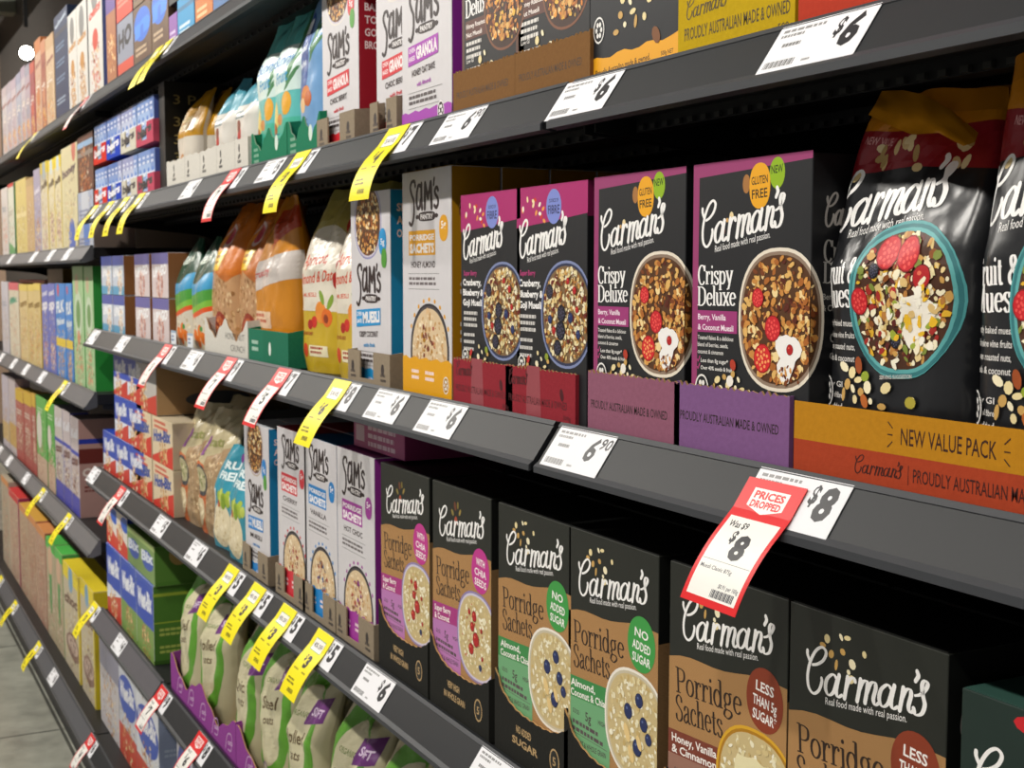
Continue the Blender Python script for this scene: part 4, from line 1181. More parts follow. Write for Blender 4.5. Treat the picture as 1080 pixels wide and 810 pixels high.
# ---- middle shelf (s2): muesli cartons in trays
cd = cached('cd', lambda: carton('muesli_carton', .16, .2515, .075, ('#1d1e21', '#131316', '#17171a'), art_crispy(), art_crispy_side()))
cb = cached('cb', lambda: carton('muesli_carton', .155, .2505, .075, ('#1d1e21', '#141417', '#8c1f58'), art_cran(), art_cran_side()))
for px, py, lab, ph in ((732, 169, 'black crispy muesli carton with yogurt bowl, beside the large foil bags', 'black crispy muesli carton beside the foil bags'),
                        (627, 185, 'black crispy muesli carton with yogurt bowl, beside the pink-topped muesli cartons', 'black crispy muesli carton by the pink-topped cartons')):
    place('muesli_carton', cd, 's2', px, py, .0125, lab, 'carton', 'black crispy muesli cartons', .0026, 3, .0765, phrase=ph)
for px, py, lab, ph in ((545, 196, 'black and pink berry muesli carton standing next to the crispy muesli cartons', 'pink-topped muesli carton next to the crispy ones'),
                        (486, 204, 'black and pink berry muesli carton next to the tall golden porridge carton', 'pink-topped muesli carton next to the golden carton')):
    place('muesli_carton', cb, 's2', px, py, .0125, lab, 'carton', 'pink-topped berry muesli cartons', .0026, 3, .0765, phrase=ph)

def art_tray_text(w, h, lines, col='#2a1a1c', logo=False):
    A = Art(w, h, 3)
    for t, x, y, hh, ww in lines: A.text(t, x * w, y * h, hh, col, ww * w, 0, .01)
    if logo: A.script(.05 * w, .62 * h, .28 * w, .3 * h, col, 2, False); A.up(); A.ell(.82 * w, .55 * h, .004, .007, col, 10, .3)
    return A
def tape(A, x0, x1, h):
    A.P.insert(0, ([(x0, 0), (x1, 0), (x1 - .004, h), (x0 + .002, h)], '#96444c', 'foil', 0))
t_pink = cached('t1', lambda: tray('display_tray', .163, .33, .062, '#8a566b', None, art_tray_text(.163, .062, [('PROUDLY AUSTRALIAN MADE & OWNED', .04, .42, .0085, .84)]), 'torn'))
t_purp = cached('t2', lambda: tray('display_tray', .163, .33, .062, '#7a5483', None, art_tray_text(.163, .062, [('PROUDLY AUSTRALIAN MADE & OWNED', .06, .48, .0085, .86)]), 'torn'))
def _red():
    A = art_tray_text(.159, .06, [('PROUDLY AUSTRALIAN MADE & OWNED', .05, .3, .0085, .84), ('500g', .84, .12, .005, .1)], '#4a1018', True); tape(A, .05, .085, .06); return A
t_red = cached('t3', lambda: tray('display_tray', .159, .33, .057, '#8c2530', None, _red(), 'torn'))
for me, px, py, lab in ((t_purp, 711, 408, 'purple cardboard display tray beside the orange bag tray'), (t_pink, 620, 398, 'dusty pink cardboard display tray between red and purple trays'),
                        (t_red, 533, 388, 'red cardboard display tray touching the dusty pink tray'), (t_red, 478, 381, 'red cardboard display tray with tape, next to the golden carton')):
    X = at(px, py, .008).x
    o = link('display_tray', me, None, (X, .0082, deck('s2') + .0002)); tag(o, lab, 'tray', 'display trays on the middle shelf'); PLACED[(round(px))] = X

def _otray():
    A = Art(.52, .06, 3)
    A.poly([(0, .03), (.52, .031), (.52, .06), (0, .06)], '#b47c18', 'board')
    for ox in (.0, ):
        A.text('NEW VALUE PACK', .118, .038, .0125, '#3a1c10', .088, 0, .01)
        A.script(.07, .012, .05, .014, '#3a1410', 2, False); A.rect(.126, .01, .1266, .024, '#3a1410'); A.text('PROUDLY AUSTRALIAN MADE & OWNED', .131, .0125, .01, '#3a1410', .15, 0, .005)
        for x, s in ((.11, 1), (.212, -1)):
            for k in (-1, 0, 1): A.rib([(x - s * .0005, .044 + k * .005), (x - s * .005, .044 + k * .009)], lambda a, b: .001, '#3a1c10')
    return A
me = tray('display_tray', .52, .36, .055, '#a33e22', None, _otray(), 'torn', hs=.1)
o = link('display_tray', me, None, (at(829, 425, -.002).x, -.002 + .0085, deck('s2') + .0002)); tag(o, 'wide orange and yellow cardboard tray holding the large foil bags', 'tray', 'display trays on the middle shelf')

fb = pouch('muesli_bag', .168, .292, .085, '#1a1b1e', art_fruitnut(), top='#b87410', seal=.7, lean=.012, crump=.006, seed=4, twist=.03, flat=6)
fb2 = pouch('muesli_bag', .168, .305, .085, '#1a1b1e', art_fruitnut(.168, .305), top='#b87410', seal=.8, lean=-.01, crump=.0035, seed=9, twist=.02, flat=6)
bagx = at(858, 400, .02).x
for me, X, lab, ph in ((fb, bagx, 'black foil muesli bag with teal fruit bowl and creased amber top', 'creased black muesli bag'), (fb2, bagx + .153, 'black foil muesli bag cut off by the picture edge, crimson and amber top', 'black muesli bag at the edge')):
    o = link('muesli_bag', me, None, (X, .02, deck('s2') + .003)); o.scale.x = .9; tag(o, lab, 'bag', 'large foil muesli bags'); note('s2', X, X + .16, ph)
def flap_on(bag):
    top = [(930, 96), (952, 95), (975, 100), (1003, 116), (1032, 140)]; mid = [(923, 110), (948, 118), (974, 122), (1002, 132), (1028, 150)]; low = [(916, 121), (940, 133), (962, 142), (990, 140), (1016, 154)]
    rows = [(top, .048), (mid, .03), (low, .022)]
    V, Fc = [], []
    n = 12
    def col(r, t):
        k = min(int(t * 4), 3); f = t * 4 - k; return (r[k][0] * (1 - f) + r[k + 1][0] * f, r[k][1] * (1 - f) + r[k + 1][1] * f)
    for side in (0, .0006):
        for m_ in range(7):
            q = m_ / 6 * 2; a = min(int(q), 1); f = q - a
            for i in range(n + 1):
                pa, pb = col(rows[a][0], i / n), col(rows[a + 1][0], i / n)
                y = rows[a][1] * (1 - f) + rows[a + 1][1] * f + .006 * noise.noise(Vector((i * .6, m_ * .5, 4))) + side
                p = at(pa[0] * (1 - f) + pb[0] * f, pa[1] * (1 - f) + pb[1] * f, y) - bag.location
                V.append((p.x / .9, p.y, p.z))
    for sd in range(2):
        for m_ in range(6):
            for i in range(n):
                a = sd * 7 * (n + 1) + m_ * (n + 1) + i; Fc.append((a, a + n + 1, a + n + 2, a + 1) if sd else (a, a + 1, a + n + 2, a + n + 1))
    link('folded_flap', mk('folded_flap', V, Fc, [0] * len(Fc), [M('#d08a16', 'foil')], True), bag)
flap_on([o_ for o_ in SC.objects if o_.get('label', '').startswith('black foil muesli bag with teal')][0])
for i, (me, X, lab) in enumerate(((fb2, bagx + .01, 'black foil muesli bag standing behind the creased one'), (fb, bagx + .165, 'black foil muesli bag standing behind the one at the picture edge'))):
    o = link('muesli_bag', me, None, (X - .003, .125, deck('s2') + .003)); o.scale.x = .9; tag(o, lab, 'bag', 'large foil muesli bags')

# tall cartons left of them
def sams(c, dark, flav, top): return carton('porridge_carton', .157, .293, .068, ('#cfcccf', dark, top), art_sams(c, dark, flav), art_sams_side(c))
gold = sams('#e0a010', '#b07c0c', 'HONEY ALMOND', '#b98a10')
place('porridge_carton', gold, 's2', 424, 179, .014, 'tall white and golden porridge carton with honey almond bowl', 'carton', 'tall porridge cartons', behind=3, pitch=.0695, phrase='tall golden porridge carton')
blueg = carton('muesli_carton', .156, .277, .06, ('#cfcccf', '#1488c0', '#1488c0'), art_gran('#1d90cc', '#10547c', 'CRISPY COCONUT', '#8c8cb8', .156, .277, 'MUESLI'), art_text_side(['SHARE', 'A LITTLE', 'OAT LOVE'], .06, .277))
place('muesli_carton', blueg, 's2', 369.5, 201, .022, 'white and blue toasted muesli carton beside the golden porridge carton', 'carton', 'tall oat cartons', behind=3, pitch=.0615, phrase='blue toasted muesli carton')

def cutcorner(name, w, hl, hr, d, cols='#8d7f6c', marks=True, mirror=False):
    """low grey-brown tray with a notched corner piece showing"""
    A = Art(w, max(hl, hr), 8)
    if marks:
        for x in (.012, w - .035): 
            A.ell(x + .008, hl * .55, .006, .008, '#3a3230', 12); A.lines(x, hl * .35, .022, 2, .007, '#3a3230', 4)
    return tray(name, w, d, hl, cols, None, A, 'ends', '#8a7a64')
ct = cutcorner('display_tray', .165, .05, .05, .26)
def ctray(shelf, px, py, lab, Y=.008, me=ct):
    o = link('display_tray', me, None, (at(px, py, Y).x, Y, deck(shelf) + .0002)); tag(o, lab, 'tray', 'grey-brown notched trays')
ctray('s2', 367, 380, 'grey-brown notched tray under the blue toasted muesli carton', .0075)

yb = pouch('muesli_bag', .165, .3, .075, '#c4a524', art_apricot(), top='#968c4a', seal=.5, lean=.04, crump=.006, seed=3, twist=.03)
for i, (px, py) in enumerate(((310, 340), (345, 340))):
    X = at(px, py, .02).x
    o = link('muesli_bag', yb, None, (X, .02, deck('s2') + .0005)); o.rotation_euler = (0, 0, .12 if i == 0 else .05)
    tag(o, ('yellow apricot muesli bag next to the orange crunch bags', 'yellow apricot muesli bag next to the blue toasted muesli carton')[i], 'bag', 'yellow apricot muesli bags')
    note('s2', X, X + .15, ('yellow muesli bag by the orange bags', 'yellow muesli bag by the blue carton')[i])
    c = dup(o); c.location.y = .115; c['label'] = ('second in line behind the yellow bag by the orange bags', 'second in line behind the yellow bag by the blue carton')[i]

orb = pouch('crunch_bag', .215, .3, .08, '#c9821c', art_clusterbag(.215, .3), seal=.7, lean=.02, crump=.009, seed=12, twist=-.04)
X = at(262, 350, .03).x
o = link('crunch_bag', orb, None, (X + .005, .03, deck('s2') + .003)); tag(o, 'shiny orange crunch bag with folded top above the green tray', 'bag', 'orange crunch bags'); note('s2', X, X + .2, 'shiny folded orange bag')
orp = pouch('crunch_bag', .2, .3, .07, '#b8620f', art_orangebag(), seal=.75, lean=.05, crump=.007, seed=15)
for i, px in enumerate((218, 240)):
    X = at(px, 330, .03).x
    o = link('crunch_bag', orp, None, (X, .03 + .012 * i, deck('s2') + .003)); tag(o, ('orange nut crunch bag with clear window, next to the green bags', 'orange nut crunch bag with clear window, next to the shiny folded bag')[i], 'bag', 'orange crunch bags')
    note('s2', X, X + .18, ('orange crunch bag by the green bags', 'orange crunch bag by the folded one')[i])
o = link('crunch_bag', orp, None, (at(225, 330, .13).x, .13, deck('s2') + .003)); tag(o, 'orange nut crunch bag standing behind the pair in the white tray', 'bag', 'orange crunch bags')
o = link('crunch_bag', orp, None, (at(262, 330, .13).x, .135, deck('s2') + .003)); tag(o, 'orange nut crunch bag standing behind the shiny folded bag', 'bag', 'orange crunch bags')
tw = at(262, 375, .008).x - at(216, 365, .008).x
A = Art(tw, .062, 2); A.text('HONEY NUT', tw * .5, .036, .013, '#2c2c2c', tw * .42, 0, .0); A.text('CRUNCH', tw * .62, .014, .013, '#2c2c2c', tw * .3, 0, .0)
me = tray('display_tray', tw - .003, .22, .068, '#c9c5bc', None, A, 'wave'); o = link('display_tray', me, None, (at(216, 365, .008).x, .0082, deck('s2') + .0002)); tag(o, 'white card tray lettered for honey nut crunch', 'tray')
A = Art(.23, .06, 2); A.rect(.09, 0, .23, .06, '#1d6a50', 'board'); A.lines(.02, .035, .05, 2, .012, '#a9c9b8', 3); A.ell(.13, .03, .007, .012, '#dfe8e0', 14)
me = tray('display_tray', .235, .22, .062, '#1f6e54', None, A, 'flat'); o = link('display_tray', me, None, (at(262.5, 375, .008).x, .0082, deck('s2') + .0002)); tag(o, 'green card tray under the shiny folded orange bag', 'tray')

gb = pouch('natural_muesli_bag', .155, .24, .06, '#16402c', art_greenbag(.155, .24), seal=.35, lean=.03, crump=.005, seed=21)
for i, px in enumerate((181, 198)):
    X = at(px, 340, .02).x
    o = link('muesli_bag', gb, None, (X, .02, deck('s2') + .0005)); tag(o, ('dark green natural muesli bag next to the stacked snack cartons', 'dark green natural muesli bag next to the white crunch tray')[i], 'bag', 'dark green muesli bags')
    note('s2', X, X + .14, ('green bag by the snack cartons', 'green bag by the white tray')[i])
    A = Art(.05, .035, 3); A.lines(.006, .02, .03, 2, .008, '#4a6a9a', 3); A.rect(0, .03, .05, .035, '#9ab0c8')
    V, Fc, MI, mats = [], [], [], [M('#dfe3e8', 'paper')]
    box_geo(V, Fc, MI, 0, 0, 0, .05, .0006, .035, (0, 0, 0, 0), 0); art_to(V, Fc, MI, mats, A, lambda u, v, l: (u, -l - .00003, v))
    o = link('info_card', mk('info_card', V, Fc, MI, mats), None, (X + .045, .0075, deck('s2') + .0005)); tag(o, ('small pale info card standing at the foot of the green bag by the snack cartons', 'small pale info card standing at the foot of the green bag by the white tray')[i], 'card', 'info cards')

# small snack cartons, two layers, four stacks
sa = carton('snack_carton', .155, .104, .11, ('#c2cad8', '#8a5a34', '#7a5636'), art_gen(.155, .104, [('band', .75, 1, '#5560a8'), ('band', 0, .22, '#5fa0c4'), ('brand', .45, .22, '#f2f2f4', 'UP&GO'), ('food', .7, .3, .2, ['#c9a27a', '#f0e8dc'])], 1))
sb = carton('snack_carton', .17, .104, .11, ('#d2c4c4', '#8a5a34', '#7a5636'), art_gen(.17, .104, [('band', .75, 1, '#6a66a4'), ('brand', .45, .22, '#f2f2f4', 'UP&GO'), ('food', .5, .25, .2, ['#c98a7a', '#e8c8b8', '#a8685a'])], 2))
for r, dz in enumerate((.0, .1055)):
    for i, (px, me, w_) in enumerate(((108, sa, 0), (119.5, sa, 0), (143, sb, 0), (161, sb, 0))):
        X = at(px, 330, .015).x
        cl = ('blue-bottomed', 'blue-bottomed', 'pinkish', 'pinkish')[i]; wh = ('at the bay edge', 'next to the pinkish ones', 'next to the blue ones', 'beside the dark green bags')[i]
        o = link('snack_carton', me, None, (X, .015, deck('s2') + .0005 + dz)); tag(o, '%s breakfast drink carton %s, %s layer' % (cl, wh, 'lower' if r == 0 else 'upper'), 'carton', 'breakfast drink cartons')
        c = dup(o); c.location.y = .128; c['label'] = o['label'].replace('carton', 'carton second from front', 1)
        if r == 0: note('s2', X, X + .16, cl + ' drink carton ' + wh)

# ---- shelf 3: porridge sachets
sp = {k: carton('sachet_carton', .171, .2925, .105, ('#242621', '#10110f', '#101110'), art_sachet(k, .171, .2925), art_sachet_side(.105, .2925), fin='card') for k in SACH}
for k, px, py, lab, ph in (('brown', 834, 628, 'kraft sachet carton with rust-brown badge and long logo, second from the edge', 'kraft sachet carton near the dark green one'),
                           ('brown', 707, 587, 'kraft sachet carton with rust-brown badge, partly behind the red price tag', 'kraft sachet carton behind the red tag'),
                           ('green', 600, 552, 'kraft sachet carton with green badge, next to the rust-brown badge cartons', 'green-badge sachet carton by the brown ones'),
                           ('green', 525.6, 520, 'kraft sachet carton with green badge, next to the pink badge cartons', 'green-badge sachet carton by the pink ones'),
                           ('pink', 456, 496, 'kraft sachet carton with pink chia badge, next to the green badge ones', 'pink-badge sachet carton by the green ones'),
                           ('pink', 401.3, 481, 'kraft sachet carton with pink chia badge, next to the tall purple carton', 'pink-badge sachet carton by the purple carton')):
    place('sachet_carton', sp[k], 's3', px, py, .0125, lab, 'carton', 'kraft porridge sachet cartons', .0026, 2, .1065, phrase=ph)
def _bt(txt):
    A = Art(.176, .08, 3)
    A.text(txt[0], .055, .038, .0085, '#b99a6c', .036, 0, .03); A.text(txt[1], .045, .024, .0085, '#b99a6c', .062, 0, .03); A.ell(.145, .033, .011, .014, '#b99a6c', 18); A.ell(.145, .033, .009, .012, '#1e1e1b', 18); A.text('5★'[:1], .141, .028, .01, '#b99a6c', .007)
    return A
bt1 = tray('display_tray', .1745, .34, .078, '#232320', None, _bt(('VERY HIGH', 'IN WHOLE GRAIN')), 'dip', '#b08a5c')
bt2 = tray('display_tray', .1745, .34, .078, '#232320', None, _bt(('NO ADDED', 'SUGAR')), 'dip', '#b08a5c')
for me, px, py, ph in ((bt1, 401.3, 481, 'pink-badge carton beside the tall purple one'), (bt1, 456, 496, 'pink-badge carton nearer the green badges'), (bt2, 525.6, 520, 'green-badge carton nearer the pink badges'),
                       (bt2, 600, 552, 'green-badge carton nearer the brown badges'), (bt2, 707, 587, 'brown-badge carton behind the red tag'), (bt2, 834, 628, 'brown-badge carton next to the dark green one')):
    o = link('display_tray', me, None, (at(px, py, .0125).x - .0018, .0084, deck('s3') + .0002)); tag(o, 'black tray with curved cut-out holding the ' + ph, 'tray', 'black curved trays')
A = Art(.17, .275, 3); A.script(.012, .2, .135, .04, '#f4f2f0', 8); A.ell(.075, .265, .03, .008, '#c8242c', 14); A.glyphs('Porridge', .012, .15, .0155, '#e8e4de', .106, 4, .2, .07)
dg = carton('sachet_carton', .17, .275, .105, ('#1f2f2a', '#14201c', '#2c4a42'), A)
place('sachet_carton', dg, 's3', 1015, 718, .0125, 'dark green porridge carton cut off by the picture edge', 'carton', None, .0005, 2, .1065, phrase='dark green porridge carton')

purp = sams('#a3389c', '#8a2a8c', 'HOT CHOC', '#8c3a88'); blu = sams('#1e84cc', '#1568a8', 'VANILLA', '#1c5c90'); red = sams('#d2303e', '#a81c30', 'CHERRY', '#a82838')
for me, px, py, nm in ((purp, 355, 464, 'purple'), (blu, 320.3, 458, 'sky blue'), (red, 292, 446, 'red')):
    place('porridge_carton', me, 's3', px, py, .014, 'tall white porridge carton with %s base, edges and band' % nm, 'carton', 'tall porridge cartons', .003, 3, .07, phrase='tall %s porridge carton' % nm)
wbx = carton('muesli_carton', .157, .282, .06, ('#cfcccf', '#1488c0', '#c8cdd2'), art_gran('#2c84cc', '#10547c', 'MUESLI', '#b8a894', .157, .282, 'MUESLI'), art_text_side(['SHARE', 'A LITTLE', 'OAT LOVE'], .06, .282))
place('muesli_carton', wbx, 's3', 257, 441, .014, 'white and blue muesli carton next to the teal bags', 'carton', 'tall oat cartons', .003, 3, .0615, phrase='white and blue muesli carton')
for px, py, l in ((353.5, 620, 'purple'), (319, 600, 'sky blue'), (290.5, 590, 'red'), (255.5, 560, 'white and blue')):
    o = link('display_tray', ct, None, (at(px, py, .008).x, .0078, deck('s3') + .0002)); o.scale = (.99, 1, 1.1); tag(o, 'grey-brown notched tray under the %s carton' % l, 'tray', 'grey-brown notched trays')
# carton lying on top of the tall ones
A = Art(.2, .045, 3); A.lines(.06, .03, .12, 3, .012, '#d8b8cc', 5); A.rect(.01, .01, .045, .034, '#c8a8b8')
me = carton('porridge_carton', .2, .045, .16, ('#a8487c', '#8a3260', '#7a2c58'), A)
o = link('porridge_carton', me, None, (at(373, 440, .03).x, .03, deck('s3') + .3005)); tag(o, 'pink carton lying flat on top of the tall purple and kraft cartons', 'carton')

tb = pouch('muesli_bag', .145, .215, .05, '#2f8ea4', art_tealbag(.145, .215), seal=.5, lean=.03, crump=.006, seed=31, twist=.03)
for i, (px, py) in enumerate(((222, 560), (239, 570))):
    X = at(px, py, .015).x
    o = link('muesli_bag', tb, None, (X - .02, .015, deck('s3') + .0005)); o.rotation_euler = (0, .12, .1 if i == 0 else .0); o.location.z += .004
    tag(o, ('teal muesli bag with grapes, next to the clear oat bags', 'teal muesli bag with grapes, next to the white and blue carton')[i], 'bag', 'teal muesli bags'); note('s3', X, X + .15, ('teal bag by the oat bags', 'teal bag by the white carton')[i])
co = pouch('oat_bag', .2, .27, .06, '#b8ab86', art_clearoats(.2, .27), seal=.8, lean=.05, crump=.012, seed=41, twist=.04)
for i, (px, py) in enumerate(((181, 470), (199, 480))):
    X = at(px, py, .02).x
    o = link('oat_bag', co, None, (X, .03, deck('s3') + .0005))
    tag(o, ('orange and clear oat bag next to the cream wheat cartons', 'orange and clear oat bag next to the teal bags')[i], 'bag', 'orange and clear oat bags'); note('s3', X, X + .2, ('clear oat bag by the cream cartons', 'clear oat bag by the teal bags')[i])
for i, px in enumerate((190, 218)):
    o = link('oat_bag', co, None, (at(px, 470, .13).x, .14, deck('s3') + .0005)); tag(o, ('crumpled cream oat bag behind the one by the cream cartons', 'crumpled cream oat bag behind the one by the teal bags')[i], 'bag', 'orange and clear oat bags')

hb = carton('wheat_carton', .215, .108, .09, ('#d9c6a6', '#b8a890', '#c8b89c'), art_gen(.215, .108, [('diag', .1, .5, '#d0392a'), ('food', .55, .18, .2, ['#c9955a', '#e8c490', '#a0683a']), ('brand', .45, .26, '#2a4a9a', 'Hot-Bix'), ('small', .88, '#d0503a')], 4))
wb = carton('wheat_carton', .186, .114, .1, ('#d8dce6', '#2340a0', '#2846b0'), art_gen(.186, .114, [('band', .42, 1, '#3450b4'), ('diag', .1, .42, '#c83c30'), ('food', .35, .2, .22, ['#d9a86a', '#f0e0c0', '#b8783a']), ('brand', .52, .3, '#e4e6ee', 'Weet-Bix')], 5), art_gen(.1, .114, [('brand', .5, .3, '#cfd6ea', 'Bix')], 3))
for r in range(2):
    for i, px in enumerate((141, 160.5)):
        X = at(px, 470, .015).x + .003 * i
        o = link('wheat_carton', hb, None, (X, .015, deck('s3') + .0005 + r * .11)); tag(o, 'cream wheat carton with red corner, %s, %s' % (('bottom row', 'second row')[r], ('beside the blue cartons', 'beside the oat bags')[i]), 'carton', 'cream wheat cartons')
        c = dup(o); c.location.y = .11; c['label'] = o['label'].replace('carton', 'carton second from front', 1)
        if r == 0: note('s3', X, X + .2, ('cream carton by the blue ones', 'cream carton by the oat bags')[i])
gw = carton('wheat_carton', .235, .118, .15, ('#b9b4ae', '#a88860', '#a88860'), art_gen(.235, .118, [('diag', .1, .42, '#c84030'), ('food', .4, .25, .17, ['#d9a86a', '#f0e0c0', '#a8643a']), ('band', .62, 1, '#a8a8a8')], 6))
A = Art(.33, .118, 3); A.text('Weet-Bix', .11, .092, .011, '#2a3050', .09, 0, .03); A.rect(.05, .0815, .28, .082, '#5a4630'); A.ell(.15, .036, .08, .02, '#4a4c4e', 30)
gw = carton('wheat_carton', .235, .118, .33, ('#b9b4ae', '#a8855c', '#a88860'), art_gen(.235, .118, [('diag', .1, .42, '#c84030'), ('food', .4, .25, .17, ['#d9a86a', '#f0e0c0', '#a8643a']), ('band', .62, 1, '#a8a8a8')], 6), A)
o = link('wheat_carton', gw, None, (at(143, 386, .015).x, .015, deck('s3') + .0015 + .22)); tag(o, 'tan shipping carton with dark oval on its side, on top of the cream cartons', 'carton')
for r in range(3):
    for i, px in enumerate((98, 110.5, 124)):
        if r and not i: continue
        X = at(px, 460, .015).x
        if X < BAY + .01: X = BAY + .012
        X = BAY + .012 + i * .187
        o = link('wheat_carton', wb, None, (X, .015, deck('s3') + .0005 + r * .116)); tag(o, 'blue and red wheat biscuit carton, %s layer, %s' % (('lowest', 'middle', 'uppermost')[r], ('at the bay edge', 'in the middle column', 'next to the cream cartons')[i]), 'carton', 'blue and red wheat cartons on the sachet shelf')
        if r == 0: note('s3', X, X + .18, ('blue wheat stack at the bay edge', 'middle blue wheat stack', 'blue wheat stack by the cream ones')[i])

# ---- shelf 4: oat bags and wheat cartons
ob = [pouch('oat_bag', .2, .3, .08, '#bdb694', art_oatbag(.2, .3, v), seal=.62, lean=.05, crump=.010, seed=51 + v, twist=.03) for v in range(3)]
spots = [(188, 620), (206, 630), (243, 650), (268, 665), (298, 700), (336, 745)]
whr = ['beside the green wheat cartons', 'second from the wheat cartons', 'behind the gap in the purple tray', 'under the third yellow tag', 'under the last yellow tag', 'cut off by the lower picture edge']
bx0 = at(188, 640, .03).x
for i, (px, py) in enumerate(spots):
    X = at(px, py, .03).x
    if i == 0: X = bx0
    for k in range(2):
        o = link('oat_bag', ob[(i + k) % 3], None, (X, .028 + .1 * k, deck('s4') + .003)); o.rotation_euler = (0, .05 * ((i % 3) - 1), .06 * ((i % 2) * 2 - 1)); o.scale.x = .84
        tag(o, 'cream and green oat bag ' + (whr[i] if k == 0 else 'in the back row, ' + whr[i]), 'bag', 'cream and green oat bags')
    note('s4', X, X + .17, 'oat bag ' + whr[i])
for j in range(4):
    X = at(336, 745, .03).x + .215 * (j + 1)
    for k in range(2):
        o = link('oat_bag', ob[(j + k) % 3], None, (X, .028 + .1 * k, deck('s4') + .003)); tag(o, 'dim cream oat bag beneath the ' + ('pink badge carton by the purple one', 'pink badge carton by the green ones', 'green badge cartons', 'brown badge cartons')[j] + (', in the rear' if k else ''), 'bag', 'cream and green oat bags')
def _pt():
    A = Art(.56, .09, 7)
    for i in range(5):
        x = .06 + i * .105
        A.up(); A.rib(smooth([(x, .015), (x + .02, .05), (x + .05, .055), (x + .045, .025), (x + .02, .02)], 5), lambda a, b: .0035, '#b890bc', False); A.text('oats', x + .02, .03, .012, '#c8a6cc', .035, 10, .02, .3)
    A.rect(0, .0, .56, .008, '#5c2a60', 'board')
    return A
pt = tray('display_tray', .56, .25, .085, '#8c3f8e', None, _pt(), 'wave', '#a8825c')
for px, py, l in ((180, 700, 'beside the green wheat cartons'), ):
    X0 = at(px, py, .008).x
    for j in range(4):
        o = link('display_tray', pt, None, (X0 + .563 * j, .0082, deck('s4') + .0002)); tag(o, 'purple wavy-edged tray under the oat bags, ' + ('beside the green wheat cartons', 'below the last yellow tag', 'outside the picture, nearer', 'outside the picture, nearest')[j], 'tray', 'purple wavy trays')

wl = carton('wheat_carton', .205, .2, .12, ('#dfe3ea', '#4c7a2c', '#3a5ab8'), art_gen(.205, .2, [('diag', .42, .42, '#7a9a4c'), ('band', .42, 1, '#3b57b4'), ('food', .55, .16, .24, ['#c9955a', '#e8c490', '#a0683a']), ('oval', .5, .68, .55, .27, '#2a4cb4'), ('brand', .58, .24, '#eef0f6', 'Weet-Bix')], 7),
            art_gen(.12, .2, [('band', .0, .05, '#3a5f22'), ('band', .86, .9, '#9ab03a'), ('band', .52, .535, '#9ab03a'), ('small', .42, '#a8b858'), ('small', .2, '#a8b858')], 5))
wr = carton('wheat_carton', .205, .2, .12, ('#dfe3ea', '#2340a0', '#2846b0'), art_gen(.205, .2, [('band', .42, 1, '#3b57b4'), ('diag', .2, .4, '#c8402c'), ('food', .45, .18, .26, ['#d9a86a', '#f0e0c0', '#b8783a']), ('oval', .5, .68, .55, .27, '#2a4cb4'), ('brand', .58, .24, '#eef0f6', 'Weet-Bix')], 8))
for i, (px, me, l) in enumerate(((101, wr, 'at the bay edge'), (121.5, wl, 'in the middle'), (145.5, wl, 'beside the oat bags'))):
    X = BAY + .02 + i * .209
    o = link('wheat_carton', me, None, (X, .015, deck('s4') + .0005)); tag(o, 'large blue-ovalled wheat biscuit carton %s, lower layer' % l, 'carton', 'large wheat cartons'); note('s4', X, X + .2, 'large wheat carton ' + l)
ul = carton('wheat_carton', .17, .1, .12, ('#7d9a5c', '#4c7a2c', '#6f9a3f'), art_gen(.17, .1, [('oval', .5, .5, .4, .25, '#3f5cb4'), ('brand', .42, .26, '#dfe6f2', 'Bix'), ('band', .85, 1, '#9ab06a')], 7), art_gen(.12, .1, [('band', .1, .9, '#547f33'), ('disc', .5, .75, .2, '#b89a5c')], 5))
ur = carton('wheat_carton', .15, .115, .12, ('#e4dcd4', '#2340a0', '#2846b0'), art_gen(.15, .115, [('diag', .6, .3, '#d4402c'), ('food', .3, .5, .28, ['#e8c490', '#f0e0c0', '#c98a4a']), ('oval', .8, .8, .4, .18, '#2a5cc4')], 8))
for i, (dx_, me, l) in enumerate(((.0, ur, 'red and white wheat carton at the bay edge'), (.152, ur, 'red and white wheat carton next to the green ones'), (.304, ul, 'green wheat carton next to the red and white ones'), (.476, ul, 'green wheat carton next to the oat bags'))):
    o = link('wheat_carton', me, None, (BAY + .02 + dx_ * .98, .018, deck('s4') + .0015 + .2)); tag(o, l + ', upper layer of the low shelf', 'carton', 'smaller wheat cartons on top')
# ---- shelf s1: above eye level
dgm = cached('dgm', lambda: carton('granola_carton', .16, .253, .075, ('#1d1d1f', '#151314', '#2a2220'), art_darkgran()))
alm = carton('granola_carton', .156, .253, .075, ('#1b1d21', '#131316', '#17171a'), art_almond())
for me, px, py, lab, ph in ((dgm, 546, 40, 'black granola carton with brown bowl, in the brown tray beside the almond carton', 'black granola carton by the almond one'),
                            (dgm, 489, 60, 'black granola carton with brown bowl, in the brown tray beside the purple granola carton', 'black granola carton by the purple one')):
    place('granola_carton', me, 's1', px, py, .0125, lab, 'carton', 'black granola cartons', .0026, 2, .0765, phrase=ph, dx=-.004)
place('granola_carton', alm, 's1', 622, 60, .0125, 'black almond granola carton with amber wavy base, on the shelf without a tray', 'carton', None, .0005, 2, .0765, phrase='black almond carton with amber base')
tb1 = tray('display_tray', .162, .3, .054, '#7a5630', None, art_tray_text(.162, .054, [('PROUDLY AUSTRALIAN MADE & OWNED', .06, .42, .0085, .84)], '#3a2412'), 'torn', '#8a6a45', hs=.06)
for px, py, l in ((543, 90, 'touching the almond carton'), (478, 110, 'touching the purple granola carton')):
    o = link('display_tray', tb1, None, (at(px, py, .008).x, .0082, deck('s1') + .0002)); tag(o, 'brown cardboard tray ' + l, 'tray', 'brown display trays')
